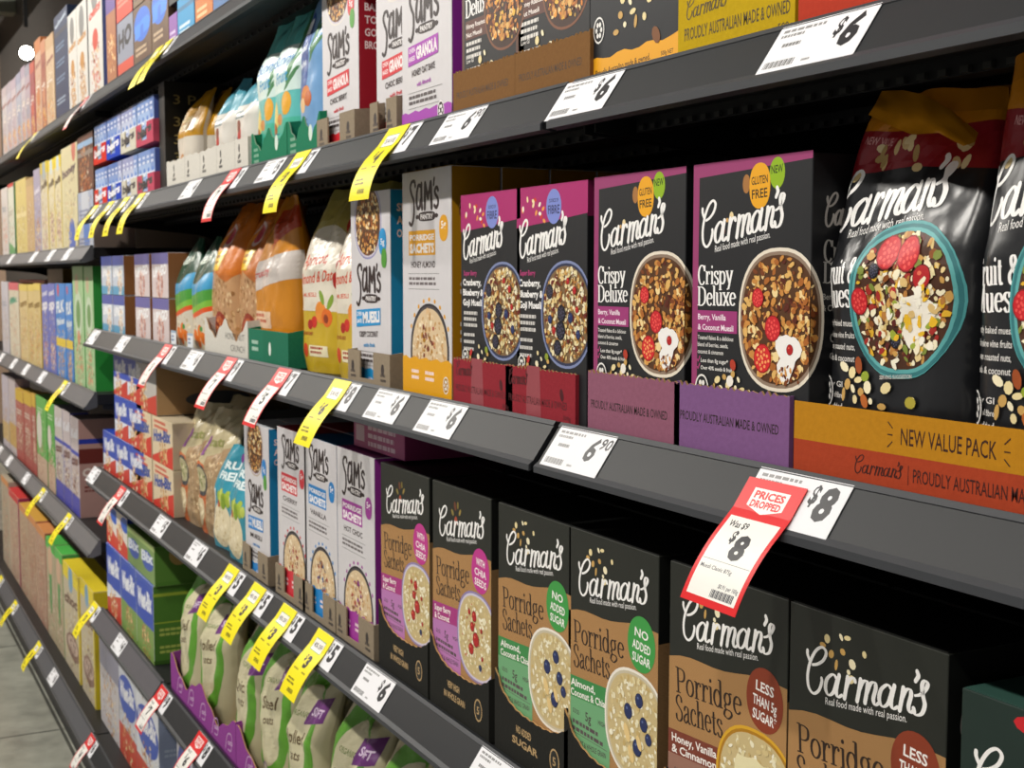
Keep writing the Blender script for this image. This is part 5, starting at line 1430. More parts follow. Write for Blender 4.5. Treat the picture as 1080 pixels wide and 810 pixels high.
A = Art(.166, .062, 5); A.script(.012, .036, .06, .018, '#4a3a08', 3, False); A.text('PROUDLY AUSTRALIAN MADE & OWNED', .01, .018, .011, '#4a3a08', .145, 0, .01); A.text('500g', .14, .006, .006, '#4a3a08', .018)
ty = tray('display_tray', .161, .3, .062, '#b99a10', None, A, 'torn', '#9a7a3a', hs=.07)
X = at(715, 40, .008).x; o = link('display_tray', ty, None, (X, .0082, deck('s1') + .0002)); tag(o, 'mustard yellow display tray beside the almond carton, top out of frame', 'tray')
tr = tray('display_tray', .165, .3, .062, '#b23a26', None, art_tray_text(.165, .062, [('PROUDLY AUSTRALIAN MADE & OWNED', .06, .42, .0085, .84)], '#3a1210'), 'torn', '#9a6a4a', hs=.07)
for k in range(1):
    o = link('display_tray', tr, None, (X + .165 + .168 * k, .0082, deck('s1') + .0002)); tag(o, ('orange-red display tray touching the mustard yellow tray', 'orange-red display tray outside the picture')[k], 'tray', 'orange-red display trays')
for k in range(2):
    o = link('granola_carton', alm, None, (X + .0028 + .1665 * k, .0125, deck('s1') + .0026)); tag(o, 'black granola carton above the picture edge, in the ' + ('mustard yellow tray', 'first orange-red tray', 'second orange-red tray')[k], 'carton', 'black granola cartons in coloured trays')

gp = carton('granola_carton', .157, .31, .07, ('#cfcccf', '#8a2a94', '#8c3a88'), art_gran('#a43fae', '#4a2050', 'HONEY OAT BAKE'), art_text_side(['BAKED', 'OATS'], .07))
gr = carton('granola_carton', .157, .31, .07, ('#cfcccf', '#a01c2c', '#a82838'), art_gran('#cf2733', '#5a1420', 'CHOC BERRY'), art_text_side(['WE LIKE', 'A LITTLE', 'CRUNCH', 'FIRST IN', 'OUR OATS', 'BAKED', 'TO A', 'GOLDEN', 'BROWN'], .07))
gp_w = .18
place('granola_carton', gp, 's1', 424, 60, .0125, 'white and purple granola carton beside the brown trays', 'carton', 'tall granola cartons', .0005, 2, .0715, phrase='purple granola carton')
o = place('granola_carton', gr, 's1', 397, 60, .03, 'white and red granola carton partly behind the purple one', 'carton', 'tall granola cartons', .003, 2, .0715, phrase='red granola carton partly hidden')
o = place('granola_carton', gr, 's1', 340, 60, .02, 'white and red granola carton next to the pale blue bag', 'carton', 'tall granola cartons', .003, 2, .0715, phrase='red granola carton by the blue bag')
ctray('s1', 334, 120, 'grey-brown notched tray under the red granola carton by the blue bag', .0078)
ctray('s1', 390, 120, 'grey-brown notched tray under the half-hidden red granola carton', .0078, cached('ctn', lambda: cutcorner('display_tray', .098, .05, .05, .2)))

bbm = pouch('dried_fruit_bag', .135, .31, .06, '#6f9dcc', art_bluebag(.135, .31), top='#3a6a64', seal=.7, lean=.04, crump=.005, seed=61)
aqm = pouch('dried_fruit_bag', .15, .285, .06, '#5fb8b4', art_aquabag(.15, .285), top='#2c7a6a', seal=.6, lean=.05, crump=.006, seed=62, twist=.03)
for me, px, py, l in ((bbm, 311, 60, 'pale blue dried fruit bag beside the red granola carton'), (aqm, 283, 70, 'aqua dried fruit bag with leaf print, beside the pale blue one'), (aqm, 266, 80, 'aqua dried fruit bag next to the small white-tray pouches')):
    X = at(px, py, .03).x
    o = link('dried_fruit_bag', me, None, (X, .028, deck('s1') + .003)); tag(o, l, 'bag', 'dried fruit bags'); note('s1', X, X + .13, l)
def _gt(w):
    A = Art(w, .066, 7); A.ell(w * .72, .035, .009, .013, '#cfe0d4', 16); A.lines(.015, .03, .03, 3, .01, '#7aa890', 4, .5); return A
for px0, px1, py, l in ((265, 303, 150, 'green card tray under the aqua dried fruit bags'), (303, 338, 140, 'green card tray under the pale blue dried fruit bag')):
    a, b = at(px0, py, .008).x, at(px1, py, .008).x
    me = tray('display_tray', b - a - .003, .2, .058, '#1b7454', None, _gt(b - a - .003), 'wave', '#7a9a80', hs=.075)
    o = link('display_tray', me, None, (a, .0082, deck('s1') + .0002)); tag(o, l, 'tray', 'green card trays')

sp1 = pouch('fruit_pouch', .135, .2, .055, '#d8d4cc', art_smallpouch(.135, .2, '#4a93a6'), top='#4a93a6', seal=.6, lean=.04, crump=.006, seed=71)
sp2 = pouch('nut_pouch', .15, .22, .055, '#d2cabc', art_mustard(.15, .22), top='#bd8a14', seal=.6, lean=.05, crump=.007, seed=72)
sp3 = pouch('nut_pouch', .16, .23, .055, '#6a5a46', None, seal=.18, lean=.07, crump=.008, seed=73)
for me, px, py, Y, l in ((sp2, 184, 150, .03, 'white and mustard nut pouch beside the black lettered carton'), (sp2, 200, 150, .06, 'white and mustard nut pouch behind the first one in the white tray'), (sp3, 207, 140, .10, 'smoky brown nut pouch with narrow neck at the back of the white tray'),
                         (sp1, 222, 150, .03, 'white and blue berry pouch in the middle of the white tray'), (sp1, 244, 150, .03, 'white and blue berry pouch in the white tray, next to the aqua bag')):
    X = at(px, py, Y).x
    o = link('fruit_pouch' if me == sp1 else 'nut_pouch', me, None, (X, Y, deck('s1') + .003)); tag(o, l, 'pouch', 'small pouches in the white tray'); note('s1', X, X + .12, l)
a, b = at(176, 195, .008).x, at(262, 165, .008).x
A = Art(b - a, .07, 3)
for i in range(5):
    x = (b - a) * (.06 + .2 * i); A.up(); A.ell(x + .03, .045, .005, .008, '#2a2a2a', 10); A.ell(x + .03, .03, .009, .004, '#2a2a2a', 10, .4); A.lines(x + .018, .018, .03, 1, .01, '#4a4a4a', i)
    if i: A.rect(x, 0, x + .0015, .07, '#8a857a')
me = tray('display_tray', b - a - .003, .2, .062, '#cdc9c0', None, A, 'torn', hs=.08)
o = link('display_tray', me, None, (a, .0082, deck('s1') + .0002)); tag(o, 'long white card tray with small black plant marks, holding pouches', 'tray')
A = Art(.3, .25, 3)
for i, yy in enumerate((.2, .15, .11, .07, .03)): A.text('3 PACK', .02, yy, .022, '#8a7a4a', .14, 0, .0)
me = carton('display_carton', .06, .25, .3, ('#16140f', '#12110d', '#1a1812'), None, A)
o = link('display_carton', me, None, (at(173, 90, .02).x - .06, .02, deck('s1') + .0005)); tag(o, 'black carton with gold lettering facing the white tray pouches', 'carton')

# snack bar boxes: two layers of trays with slim blue boxes standing in them
slim = [carton('snack_box', .046, .105, .12, c, art_gen(.046, .105, [('band', .7, 1, t), ('disc', .5, .5, .25, '#3a74c8'), ('brand', .42, .12, '#e8ecf4', 'bar'), ('small', .82, '#dfe4ee')], 3)) for c, t in ((('#9ab4dc', '#4a6aa8', '#5a7ab8'), '#6a8cc8'), (('#7a94c8', '#4a5aa0', '#4a6ab0'), '#4a70b4'), (('#b8c0d8', '#7a7aa8', '#8a92b8'), '#8a92c0'))]
tcol = ['#c8301f', '#2340b0', '#c9c4b4', '#b84a60']
x0 = BAY + .012; x1 = at(173, 90, .02).x - .066
tw_ = (x1 - x0) / 4
for r in range(2):
    for i in range(4):
        me = cached('snt%d' % i, lambda: tray('snack_tray', tw_ - .004, .13, .052, tcol[i], None, art_gen(tw_ - .004, .052, [('brand', .35, .4, '#2a2a30' if i > 1 else '#e8e8ee', 'bars')], i), 'ends', '#b8a88a', hs=.06))
        o = link('snack_tray', me, None, (x0 + tw_ * i, .0085, deck('s1') + .0002 + .1215 * r)); nm = ('red', 'blue', 'white', 'pink')[i]
        tag(o, '%s snack bar tray with notch, %s layer of the stack above eye level' % (nm, ('lower', 'upper')[r]), 'tray', 'snack bar trays')
        note('s1', x0 + tw_ * i, x0 + tw_ * (i + 1), nm + ' snack bar tray')
        for k in range(4):
            o = link('snack_box', slim[(i + k // 3) % 3], None, (x0 + tw_ * i + .0035 + k * (tw_ - .01) / 4, .0115, deck('s1') + .0028 + .1215 * r))
            tag(o, 'slim blue snack box, %s in the %s tray of the %s layer' % (('first', 'second', 'third', 'last')[k], nm, ('lower', 'upper')[r]), 'box', 'slim snack boxes')

# ---- shelf s0: the very top
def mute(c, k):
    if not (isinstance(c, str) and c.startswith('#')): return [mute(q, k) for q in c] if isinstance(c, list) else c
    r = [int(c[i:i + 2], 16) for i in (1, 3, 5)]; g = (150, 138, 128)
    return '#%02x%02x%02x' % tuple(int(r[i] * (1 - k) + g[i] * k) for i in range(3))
def gen(shelf, px0, px1, py, cols, spec, label, Y=.015, d=.06, behind=0, name='cereal_carton', cat='carton', group=None, lo=0, h=None, seed=5, sspec=None, wfix=0):
    a = at(px0, py, Y); b = at(px1, py, Y)
    w_ = b.x - a.x - .003 - wfix; base_z = deck(shelf) + .0005 + lo
    hh = h or (a.z - base_z)
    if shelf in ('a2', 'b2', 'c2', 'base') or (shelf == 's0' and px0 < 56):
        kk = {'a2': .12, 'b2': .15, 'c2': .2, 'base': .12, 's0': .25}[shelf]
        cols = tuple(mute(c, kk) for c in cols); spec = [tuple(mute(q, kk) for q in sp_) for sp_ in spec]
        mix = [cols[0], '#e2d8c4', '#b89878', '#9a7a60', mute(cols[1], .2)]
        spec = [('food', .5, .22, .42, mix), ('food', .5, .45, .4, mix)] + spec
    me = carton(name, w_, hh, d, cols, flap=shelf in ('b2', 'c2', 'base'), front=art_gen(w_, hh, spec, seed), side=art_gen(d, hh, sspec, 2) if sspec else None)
    o = link(name, me, None, (a.x, Y, base_z)); tag(o, label, cat, group)
    note(shelf, a.x, b.x, label.split(',')[0])
    for k in range(behind):
        c = dup(o); c.location.y = Y + (k + 1) * (d + .002); c['label'] = 'second in line behind the ' + label
    return o
CF = ['#c98a4a', '#e0b070', '#b0642a', '#f0d8a8']
def tallcart(shelf, rows, group, top=None):
    for i, r in enumerate(rows):
        px0, px1, py, cols, spec, label = r[:6]
        kw = r[6] if len(r) > 6 else {}
        gen(shelf, px0, px1, py, cols, spec, label, group=group, seed=i + 3, **kw)

# near part of the top shelf: trays of snack bars stacked two high
brown = ('#6a5038', '#4a3626', '#5a4430')
tallcart('s0', [
 (205, 224, -30, ('#c8701c', '#8a4a14', '#a85a18'), [('small', .3, '#e8c890'), ('band', .5, .6, '#a8501c')], 'orange snack carton high on the top shelf near the yellow tags', dict(lo=0, h=.12, d=.15)),
 (224, 250, -40, ('#3f6fa8', '#2a4a78', '#34588a'), [('brand', .3, .3, '#d8e4f0', 'bars')], 'steel blue snack carton on the top shelf, cut by the picture top', dict(lo=0, h=.13, d=.15)),
 (187, 205, 8, ('#2b93c8', '#1c6a94', '#2478a8'), [('small', .3, '#d8ecf4'), ('band', .7, .8, '#1a6a98')], 'bright blue snack carton next to the orange one on the top shelf', dict(h=.09, d=.15)),
 (178, 187, 20, ('#8c5aa8', '#5a3a74', '#70488a'), [('small', .4, '#d8c8e4')], 'slim violet snack carton on the top shelf', dict(h=.07, d=.15)),
 (178, 203, 0, ('#2a2a2a', '#1a1a1a', '#222222'), [('brand', .35, .5, '#e4e4e0', 'OAT'), ('small', .2, '#c8c8c4')], 'black and white lettered snack carton on top of the violet one', dict(lo=.0915, h=.12, d=.15)),
 (160, 178, 32, brown, [('oval', .5, .68, .46, .26, '#2f6fd8'), ('brand', .5, .3, '#3f8af0', 'n'), ('oval', .6, .2, .3, .2, '#5a3a24'), ('small', .3, '#c8b090')], 'brown and blue biscuit carton with dark swirl beside the violet one', dict(h=.17, d=.15)),
 (141, 160, 44, brown, [('oval', .5, .68, .46, .26, '#2f6fd8'), ('brand', .5, .3, '#3f8af0', 'n'), ('oval', .6, .2, .3, .2, '#5a3a24'), ('small', .3, '#c8b090')], 'brown and blue biscuit carton with dark swirl beside the orange-red tray', dict(h=.15, d=.15)),
 (160, 178, 30, ('#7a6248', '#4a3626', '#5a4430'), [('small', .8, '#3a2a1c'), ('small', .5, '#3a2a1c'), ('small', .2, '#3a2a1c')], 'brown lettered carton stacked on the blue biscuit carton by the violet one', dict(lo=.172, h=.13, d=.15)),
 (141, 160, 30, ('#7a6248', '#4a3626', '#5a4430'), [('small', .8, '#3a2a1c'), ('small', .5, '#3a2a1c'), ('small', .2, '#3a2a1c')], 'brown lettered carton stacked on the biscuit carton by the orange-red tray', dict(lo=.152, h=.13, d=.15)),
 (124, 141, 60, ('#8a8fa0', '#5a5040', '#6a5a44'), [('brand', .5, .3, '#1c1c24', 'HO'), ('band', 0, .3, '#d04a34')], 'grey and black lettered snack carton in the lower orange-red pile', dict(h=.15, d=.15)),
 (123, 140, 28, ('#d0452f', '#3a3060', '#a83a28'), [('small', .6, '#e88a74'), ('small', .3, '#e88a74')], 'orange-red snack tray standing on the grey lettered carton', dict(lo=.1515, h=.15, d=.15)),
 (113, 123, 70, ('#a86a44', '#5a3a60', '#7a5a44'), [('food', .5, .3, .4, CF), ('band', .7, 1, '#5a3a90')], 'narrow brown and violet carton next to the pale tall cartons', dict(h=.28, d=.15)),
 ], 'snack cartons on the topmost shelf')
for i, (px0, px1, py, c, l) in enumerate(((92, 107, -8, 'r', 'white and red cluster carton beside the blue-sided one'), (80, 91, 8, 'b', 'white and tan cluster carton, nearer of the tan pair'), (71, 80, 18, 'b', 'white and tan cluster carton touching the navy carton'))):
    col = '#c8402a' if c == 'r' else '#b8823c'
    gen('s0', px0, px1, py, ('#cfccc6', '#5a6498' if c == 'r' else '#a8a4a0', '#b8b4ae'), [('disc', .5, .82, .25, '#7a7a78'), ('brand', .62, .07, col, 'oats'), ('food', .5, .32, .3, [col, '#d8a860', '#8a4a24']), ('food', .5, .12, .3, [col, '#c8924a']), ('oval', .5, .45, .2, .08, col)], l, group='white cluster cartons on the topmost shelf', d=.1, h=.36 if i == 0 else None)
gen('s0', 56.5, 71, 20, ('#1c2f52', '#16243e', '#1c2c48'), [('brand', .88, .04, '#a8b8c8', 'wheat'), ('band', .8, .84, '#0f1c34'), ('small', .7, '#5a7a98'), ('small', .55, '#5a7a98'), ('small', .4, '#5a7a98'), ('small', .2, '#8aa0b4')], 'tall navy blue carton on the topmost shelf with small pale print', d=.2)
cl = [('#d8b890', '#c8a070'), ('#9c4a38', '#c87a50'), ('#d0a488', '#c86a2a'), ('#9a3a44', '#c03a2a'), ('#b0a0b0', '#8a90a8'), ('#c0b8c0', '#a898b0'), ('#a8b0c4', '#9098b8'), ('#c8bcc4', '#b0a0b4'), ('#b8b4c4', '#a8a0b0'), ('#c8c4c8', '#b4a8b0')]
pxs = [52, 47.5, 42.5, 36, 31, 26, 21.5, 16.5, 11.5, 6.5, 1.5]
tops = [42, 45, 45, 68, 71, 73, 80, 86, 90, 95]
nms = ['apricot', 'brick red', 'pale tan', 'dark red', 'mauve grey', 'pale mauve', 'pale blue', 'pink-grey', 'lilac', 'off-white']
for i, (c, c2) in enumerate(cl):
    gen('s0', pxs[i + 1], pxs[i] if i else 56.3, tops[i], (c, c2, c), [('food', .5, .15, .35, ['#e08a2a', '#f0b040', '#d8602a']), ('brand', .7, .06, '#8a3a34', 'corn'), ('band', .86, 1, c2), ('small', .5, '#f0e8e0'), ('oval', .5, .4, .25, .1, c2)], '%s tall carton in the far row of the topmost shelf' % nms[i], group='tall cartons at the far end of the topmost shelf', d=.1, wfix=.002)

# ---- far bay, upper shelf
yc = [('brand', .7, .07, '#5a4a30', 'puffs'), ('food', .5, .25, .35, ['#b88a90', '#e8c0a0', '#f0e0c8', '#a87a6a']), ('band', .88, 1, '#f0d820'), ('disc', .5, .93, .2, '#c8dce8'), ('edge', '#e8cc10')]
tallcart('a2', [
 (64, 81, 158, ('#d8cfa4', '#b0a888', '#c8c098'), [('brand', .7, .08, '#5a4a50', 'honey'), ('disc', .8, .95, .12, '#c86a5a'), ('disc', .6, .1, .2, '#4a6ac0'), ('food', .4, .3, .25, ['#d8b860', '#f0e0b0'])], 'cream carton with blue dot at the end of the far bay\'s upper shelf', dict(d=.08)),
 (57, 64, 166, ('#e0d6b0', '#e8cc10', '#e8cc10'), yc, 'yellow and cream cereal carton touching the cream carton with blue dot', {}),
 (50.3, 57, 170, ('#e0d6b0', '#e8cc10', '#e8cc10'), yc, 'yellow and cream cereal carton, second from the blue dot carton', {}),
 (42, 50, 173, ('#d8cfb4', '#e8cc10', '#e8cc10'), yc, 'yellow-edged cereal carton next to the violet-grey one', {}),
 (35, 42, 180, ('#a8a0b8', '#8a82a0', '#98909c'), [('food', .5, .2, .35, CF), ('brand', .7, .07, '#e0dce8', 'oat')], 'violet-grey carton on the far bay\'s upper shelf', {}),
 (27, 35, 190, ('#c8a878', '#b8986c', '#b8a070'), [('band', .9, 1, '#b89a68')], 'plain tan carton on the far bay\'s upper shelf', {}),
 (16, 27, 192, ('#d8c478', '#c8a878', '#c8b470'), [('band', .5, .56, '#e8d8a0'), ('food', .5, .3, .3, ['#e8d8a8', '#c8a858'])], 'pale yellow carton beside the plain tan one', {}),
 (8, 14, 195, ('#dcdccc', '#4a8a50', '#c82a2a'), [('band', .95, 1, '#c82a2a'), ('small', .6, '#a89a8a'), ('diag', .2, .1, '#5aa060')], 'red-topped white and green carton at the far end', {}),
 (1, 7.5, 200, ('#d4ccc8', '#a8a0a0', '#b8b0b0'), [('food', .5, .3, .35, ['#c86a50', '#e8a880']), ('small', .7, '#7a8a9a')], 'white carton farthest along the upper shelf of the far bay', {}),
 ], 'cereal cartons on the upper shelf of the far bay')
gen('a2', 81.5, 98, 205, ('#a8b4cc', '#8a7a70', '#8a94a8'), [('disc', .5, .6, .25, '#c8d0dc'), ('small', .3, '#6a7aa0')], 'pale blue squat carton under the brown biscuit carton, upper one', lo=.083, h=.085, d=.12, group='pale blue squat cartons')
gen('a2', 81.5, 98, 228, ('#b4bccc', '#8a7a70', '#8a94a8'), [('disc', .6, .6, .2, '#4a7ac8'), ('small', .3, '#6a7aa0')], 'pale blue squat carton standing on the far bay\'s shelf end', lo=0, h=.082, d=.12, group='pale blue squat cartons')
gen('a2', 81.5, 98, 156, ('#5c3424', '#3c2418', '#4a2c1c'), [('band', .78, .88, '#8ab4dc'), ('band', .62, .7, '#8a8078'), ('food', .4, .35, .25, ['#b8642a', '#d88a3a']), ('food', .6, .1, .25, ['#b8642a', '#8a3a1c'])], 'dark brown biscuit carton with light blue band, topmost of its stack', lo=.1695, d=.12, h=.165)

# ---- far bay, middle shelf
gs = [('disc', .5, .6, .36, '#c8dcc0'), ('disc', .5, .6, .22, '#6a9a5a'), ('food', .5, .15, .35, ['#c86a4a', '#e8b080', '#d8d0a0']), ('disc', .5, .4, .12, '#d88a6a'), ('disc', .4, .85, .16, '#c8b090')]
bs = [('brand', .68, .12, '#eef4fa', 'FLK'), ('brand', .55, .07, '#d8e8f6', 'flakes'), ('disc', .3, .93, .1, '#d84a4a'), ('food', .5, .12, .3, CF), ('band', .33, .42, '#e8c83a')]
ys = [('food', .5, .5, .3, ['#e0b870', '#d8a860', '#eedcae']), ('food', .5, .25, .36, ['#e0a860', '#d89048', '#f0d090']), ('brand', .7, .08, '#8a6a2a', 'corn'), ('band', .92, 1, '#e8cc60')]
tallcart('b2', [
 (88, 97.5, 281, ('#a4cc94', '#1d9a34', '#4aa84a'), gs, 'green carton with pale disc, next to the nearer bay', dict(d=.12, sspec=[('disc', .5, .93, .2, '#d8dce8'), ('small', .5, '#1a7a2a')])),
 (76, 87, 281, ('#a4cc94', '#1d9a34', '#4aa84a'), gs, 'green carton with pale disc, touching the bright blue cartons', {}),
 (68.5, 75.5, 299, ('#3f86d8', '#2464b8', '#2f70c0'), bs, 'bright blue flake carton touching the green cartons', {}),
 (58, 68, 299, ('#3f86d8', '#2464b8', '#2f70c0'), bs, 'bright blue flake carton beside the violet-blue ones', {}),
 (50.5, 57.5, 299, ('#6a72c0', '#4450a8', '#5058a8'), [('brand', .7, .12, '#eceaf4', 'sp'), ('brand', .86, .06, '#dcdcf0', 'oat'), ('food', .5, .2, .3, ['#f0e8e0', '#e07a50', '#e8c0a0'])], 'violet-blue carton touching the bright blue flake cartons', {}),
 (43.5, 50.3, 300, ('#6a72c0', '#4450a8', '#5058a8'), [('brand', .7, .12, '#eceaf4', 'sp'), ('brand', .86, .06, '#dcdcf0', 'oat'), ('food', .5, .2, .3, ['#f0e8e0', '#e07a50', '#e8c0a0'])], 'violet-blue carton beside the yellow-edged one', {}),
 (35, 42, 299, ('#d8c080', '#d8b018', '#d8b840'), ys, 'yellow-edged corn carton next to the violet-blue ones', {}),
 (29, 35, 300, ('#d8c080', '#d8b018', '#d8b840'), ys, 'pale yellow corn carton, second of the yellow group', {}),
 (20, 28.5, 300, ('#dcc48a', '#c8a850', '#d8b840'), ys, 'pale yellow corn carton beside the pink-topped one', {}),
 (9, 19, 298, ('#d8d0b8', '#c8a898', '#d8505a'), [('band', .9, 1, '#d8606a'), ('brand', .7, .08, '#3a9a7a', 'flk'), ('food', .5, .3, .35, ['#c8704a', '#e8b088'])], 'pink-topped cereal carton on the far bay\'s middle shelf', {}),
 (1, 8, 297, ('#c8c4cc', '#a8a0a8', '#b8b4bc'), [('food', .5, .3, .35, ['#b8a0a0', '#d8c8b8']), ('small', .7, '#8a90a8')], 'white-grey carton farthest along the middle shelf of the far bay', {}),
 ], 'cereal cartons on the middle shelf of the far bay')
gen('b2', 50, 66, 284, ('#c8b898', '#8a6a1c', '#a89060'), [('small', .8, '#8a7a5a')], 'tan carton at the back above the violet-blue cartons', Y=.2, d=.12)
gen('b2', 20, 48, 295, ('#b83a2c', '#8a2a20', '#b03a2c'), [('small', .8, '#8a7a5a')], 'dull red carton lying behind the yellow corn cartons', Y=.2, d=.12)

# ---- far bay, lower shelf
ks = [('brand', .78, .09, '#e4e6f0', 'Kell'), ('band', .62, .66, '#2a3ab8'), ('brand', .5, .1, '#5a2a2a', 'coco'), ('food', .5, .25, .3, ['#6a3a2a', '#e8dcd0', '#8a4a34']), ('band', 0, .2, '#3a3ab0')]
rs = [('food', .5, .62, .4, ['#c8a090', '#b87a6c', '#d8c0a8']), ('food', .5, .2, .4, ['#c09080', '#a8544c', '#d8b8a0']), ('band', .84, 1, '#d8b02c'), ('small', .7, '#e8d8c8'), ('small', .5, '#e0c8b8'), ('food', .5, .3, .3, ['#c87a6a', '#e8c8a8']), ('band', .0, .15, '#a83a34')]
g2 = [('band', .0, .3, '#c8a890'), ('food', .4, .25, .3, ['#b88a6a', '#e8d0b0', '#a85a4a']), ('disc', .3, .6, .25, '#e0dcd0'), ('small', .85, '#c8e8b8')]
tallcart('c2', [
 (74, 82, 438, ('#c8bcc0', '#b88a84', '#7a6a72'), ks, 'white and blue chocolate cereal carton with pink-brown side', dict(d=.13, sspec=[('band', .75, .8, '#2a3aa0'), ('band', .55, .7, '#6a2a24'), ('brand', .42, .08, '#e8d8d0', 'COCO'), ('small', .3, '#7a3a34')])),
 (65.5, 73.5, 431, ('#c8bcc0', '#2a34b0', '#7a7a88'), ks, 'white and blue chocolate cereal carton, second from the pink-brown side', {}),
 (57, 65, 427, ('#c8c0bc', '#2a34b0', '#7a7a88'), ks, 'white and blue chocolate cereal carton touching the green cartons', {}),
 (49, 56.5, 423, ('#4aa83a', '#2a9430', '#7ac860'), g2, 'green-sided carton touching the chocolate cereal cartons', {}),
 (37.5, 48, 416, ('#5ab04a', '#2a9430', '#7ac860'), g2, 'green-sided carton touching the red and yellow cartons', {}),
 (33, 37, 414, ('#b0524a', '#8a2a2a', '#c8a030'), rs, 'red and yellow-topped carton touching the green-sided ones', {}),
 (24.5, 32.7, 412, ('#b0524a', '#8a2a2a', '#c8a030'), rs, 'red and yellow-topped carton, middle of its three', {}),
 (16, 24, 409, ('#b0524a', '#8a2a2a', '#c8a030'), rs, 'red and yellow-topped carton beside the lilac-topped ones', {}),
 (8.5, 15.5, 396, ('#c0b4b8', '#b09aa8', '#b8a8b4'), [('band', .1, .4, '#c8a050'), ('food', .5, .3, .3, CF)], 'lilac-topped carton beside the red and yellow-topped ones', {}),
 (1.5, 8, 393, ('#c0b8c4', '#b09aa8', '#b8a8b4'), [('band', .1, .35, '#c8a868'), ('food', .5, .3, .3, CF)], 'lilac-topped carton farthest along the lower shelf', {}),
 ], 'cereal cartons on the lower shelf of the far bay')

# ---- bottom shelf, far bay and nearer bay
yb_ = [('band', .86, 1, '#f0d81c'), ('disc', .5, .9, .14, '#78a8c8'), ('brand', .62, .1, '#6a4a3a', 'choc'), ('oval', .55, .25, .42, .12, '#8a6a5c'), ('oval', .55, .27, .32, .08, '#c8b0a0'), ('food', .55, .28, .22, ['#5a3424', '#7a4a34']), ('edge', '#e8d010')]
os_ = [('food', .5, .8, .4, ['#c8a088', '#b87a64', '#dcc4a4']), ('food', .5, .4, .42, ['#c89a80', '#b06a58', '#dcc4a4']), ('food', .5, .6, .35, ['#c88a6a', '#e8c8a0', '#b86a50']), ('food', .5, .2, .35, ['#c07a6a', '#d8b090']), ('band', .93, 1, '#d88a4a')]
gB = [('band', .9, 1, '#4ac04a'), ('food', .5, .3, .35, ['#c8a880', '#b87a6a', '#e0d0b0']), ('oval', .5, .55, .12, .3, '#3a9a4a'), ('disc', .5, .8, .25, '#d8b090')]
tallcart('base', [
 (84, 98, 608, ('#c8bca0', '#e0c818', '#e8d020'), yb_, 'yellow chocolate cereal carton on the bottom shelf, next to the grey rail end', dict(d=.1)),
 (66, 82, 590, ('#c8bca0', '#e0c818', '#e8d020'), yb_, 'yellow chocolate cereal carton on the bottom shelf, touching the green-topped ones', dict(d=.1)),
 (57, 65, 576, ('#b8a888', '#3a9a4a', '#4ac04a'), gB, 'green-topped carton touching the yellow chocolate cartons', {}),
 (48, 56.5, 565, ('#b8a888', '#3a9a4a', '#4ac04a'), gB, 'green-topped carton touching the orange-topped ones', {}),
 (38, 47, 552, ('#b8927c', '#a83a34', '#d88a4a'), os_, 'orange-topped carton touching the green-topped ones', {}),
 (29, 37.5, 540, ('#b8967c', '#a83a34', '#d8a03a'), os_, 'orange-topped carton, middle of its group', {}),
 (20, 28.5, 530, ('#bca084', '#a83a34', '#d8a03a'), os_, 'orange-topped carton beside the crimson-striped one', {}),
 (9, 19, 514, ('#c0a48c', '#a02050', '#d03030'), os_ + [('band', .92, 1, '#d03030'), ('edge', '#a02050')], 'tan carton with crimson stripe and red top on the bottom shelf', {}),
 (1, 8.5, 500, ('#b8a890', '#a89888', '#b8a890'), os_, 'tan carton farthest along the bottom shelf', {}),
 (104, 124, 650, ('#c8c4c8', '#a8a8a8', '#b8b0a8'), [('food', .5, .3, .3, CF), ('band', .6, .9, '#8a8aa0')], 'grey-white carton just past the yellow ones on the bottom shelf', dict(h=.295)),
 (124, 142, 680, ('#c8ccd8', '#2a48a0', '#c8ccd8'), [('oval', .5, .62, .5, .2, '#2a4cb4'), ('brand', .56, .16, '#eef0f6', 'Weet-Bix'), ('band', .0, .3, '#c8402c'), ('food', .5, .2, .3, CF)], 'blue-ovalled wheat carton on the bottom shelf, farther of two', dict(h=.295, d=.12)),
 (143, 166, 722, ('#d8dce4', '#8a98b8', '#d02a20'), [('oval', .5, .55, .5, .2, '#2a4cb4'), ('brand', .5, .16, '#eef0f6', 'Weet-Bix'), ('band', .0, .25, '#c8402c'), ('food', .5, .2, .3, CF), ('band', .93, 1, '#d02a20')], 'red-topped wheat carton on the bottom shelf, nearer of two', dict(h=.31, d=.12, sspec=[('band', .82, 1, '#1f3f9a'), ('brand', .86, .08, '#e0e4f0', 'Wheat'), ('small', .5, '#a8b4c8')])),
 (186, 202, 760, ('#c8c8d0', '#a8a8b8', '#b8b8c4'), [('oval', .5, .6, .5, .3, '#3a4ca8'), ('brand', .52, .2, '#e0e2f0', 'oats')], 'white and violet-blue carton behind the red price tag', dict(h=.3, d=.12)),
 ], 'cartons on the bottom shelf')
cbg = pouch('clear_bag', .2, .26, .08, '#9a8f86', None, seal=.5, lean=.05, crump=.012, seed=91, fin='gloss')
A = Art(.2, .26, 9); A.rect(0, 0, .2, .1, '#b01820', 'gloss'); A.lines(.03, .14, .1, 4, .012, '#d8c8c0', 3); A.ell(.1, .09, .04, .03, '#d8b8b0', 18)
cbg = pouch('cereal_bag', .2, .26, .08, '#a89c92', A, seal=.5, lean=.05, crump=.012, seed=91, fin='gloss')
for i in range(1):
    o = link('cereal_bag', cbg, None, (at(206, 790, .03).x + .2 * i, .03, deck('base') + .0005)); tag(o, ('shiny clear and red cereal bag at the bottom of the picture', 'shiny clear and red cereal bag outside the picture')[i], 'bag', 'clear and red cereal bags')

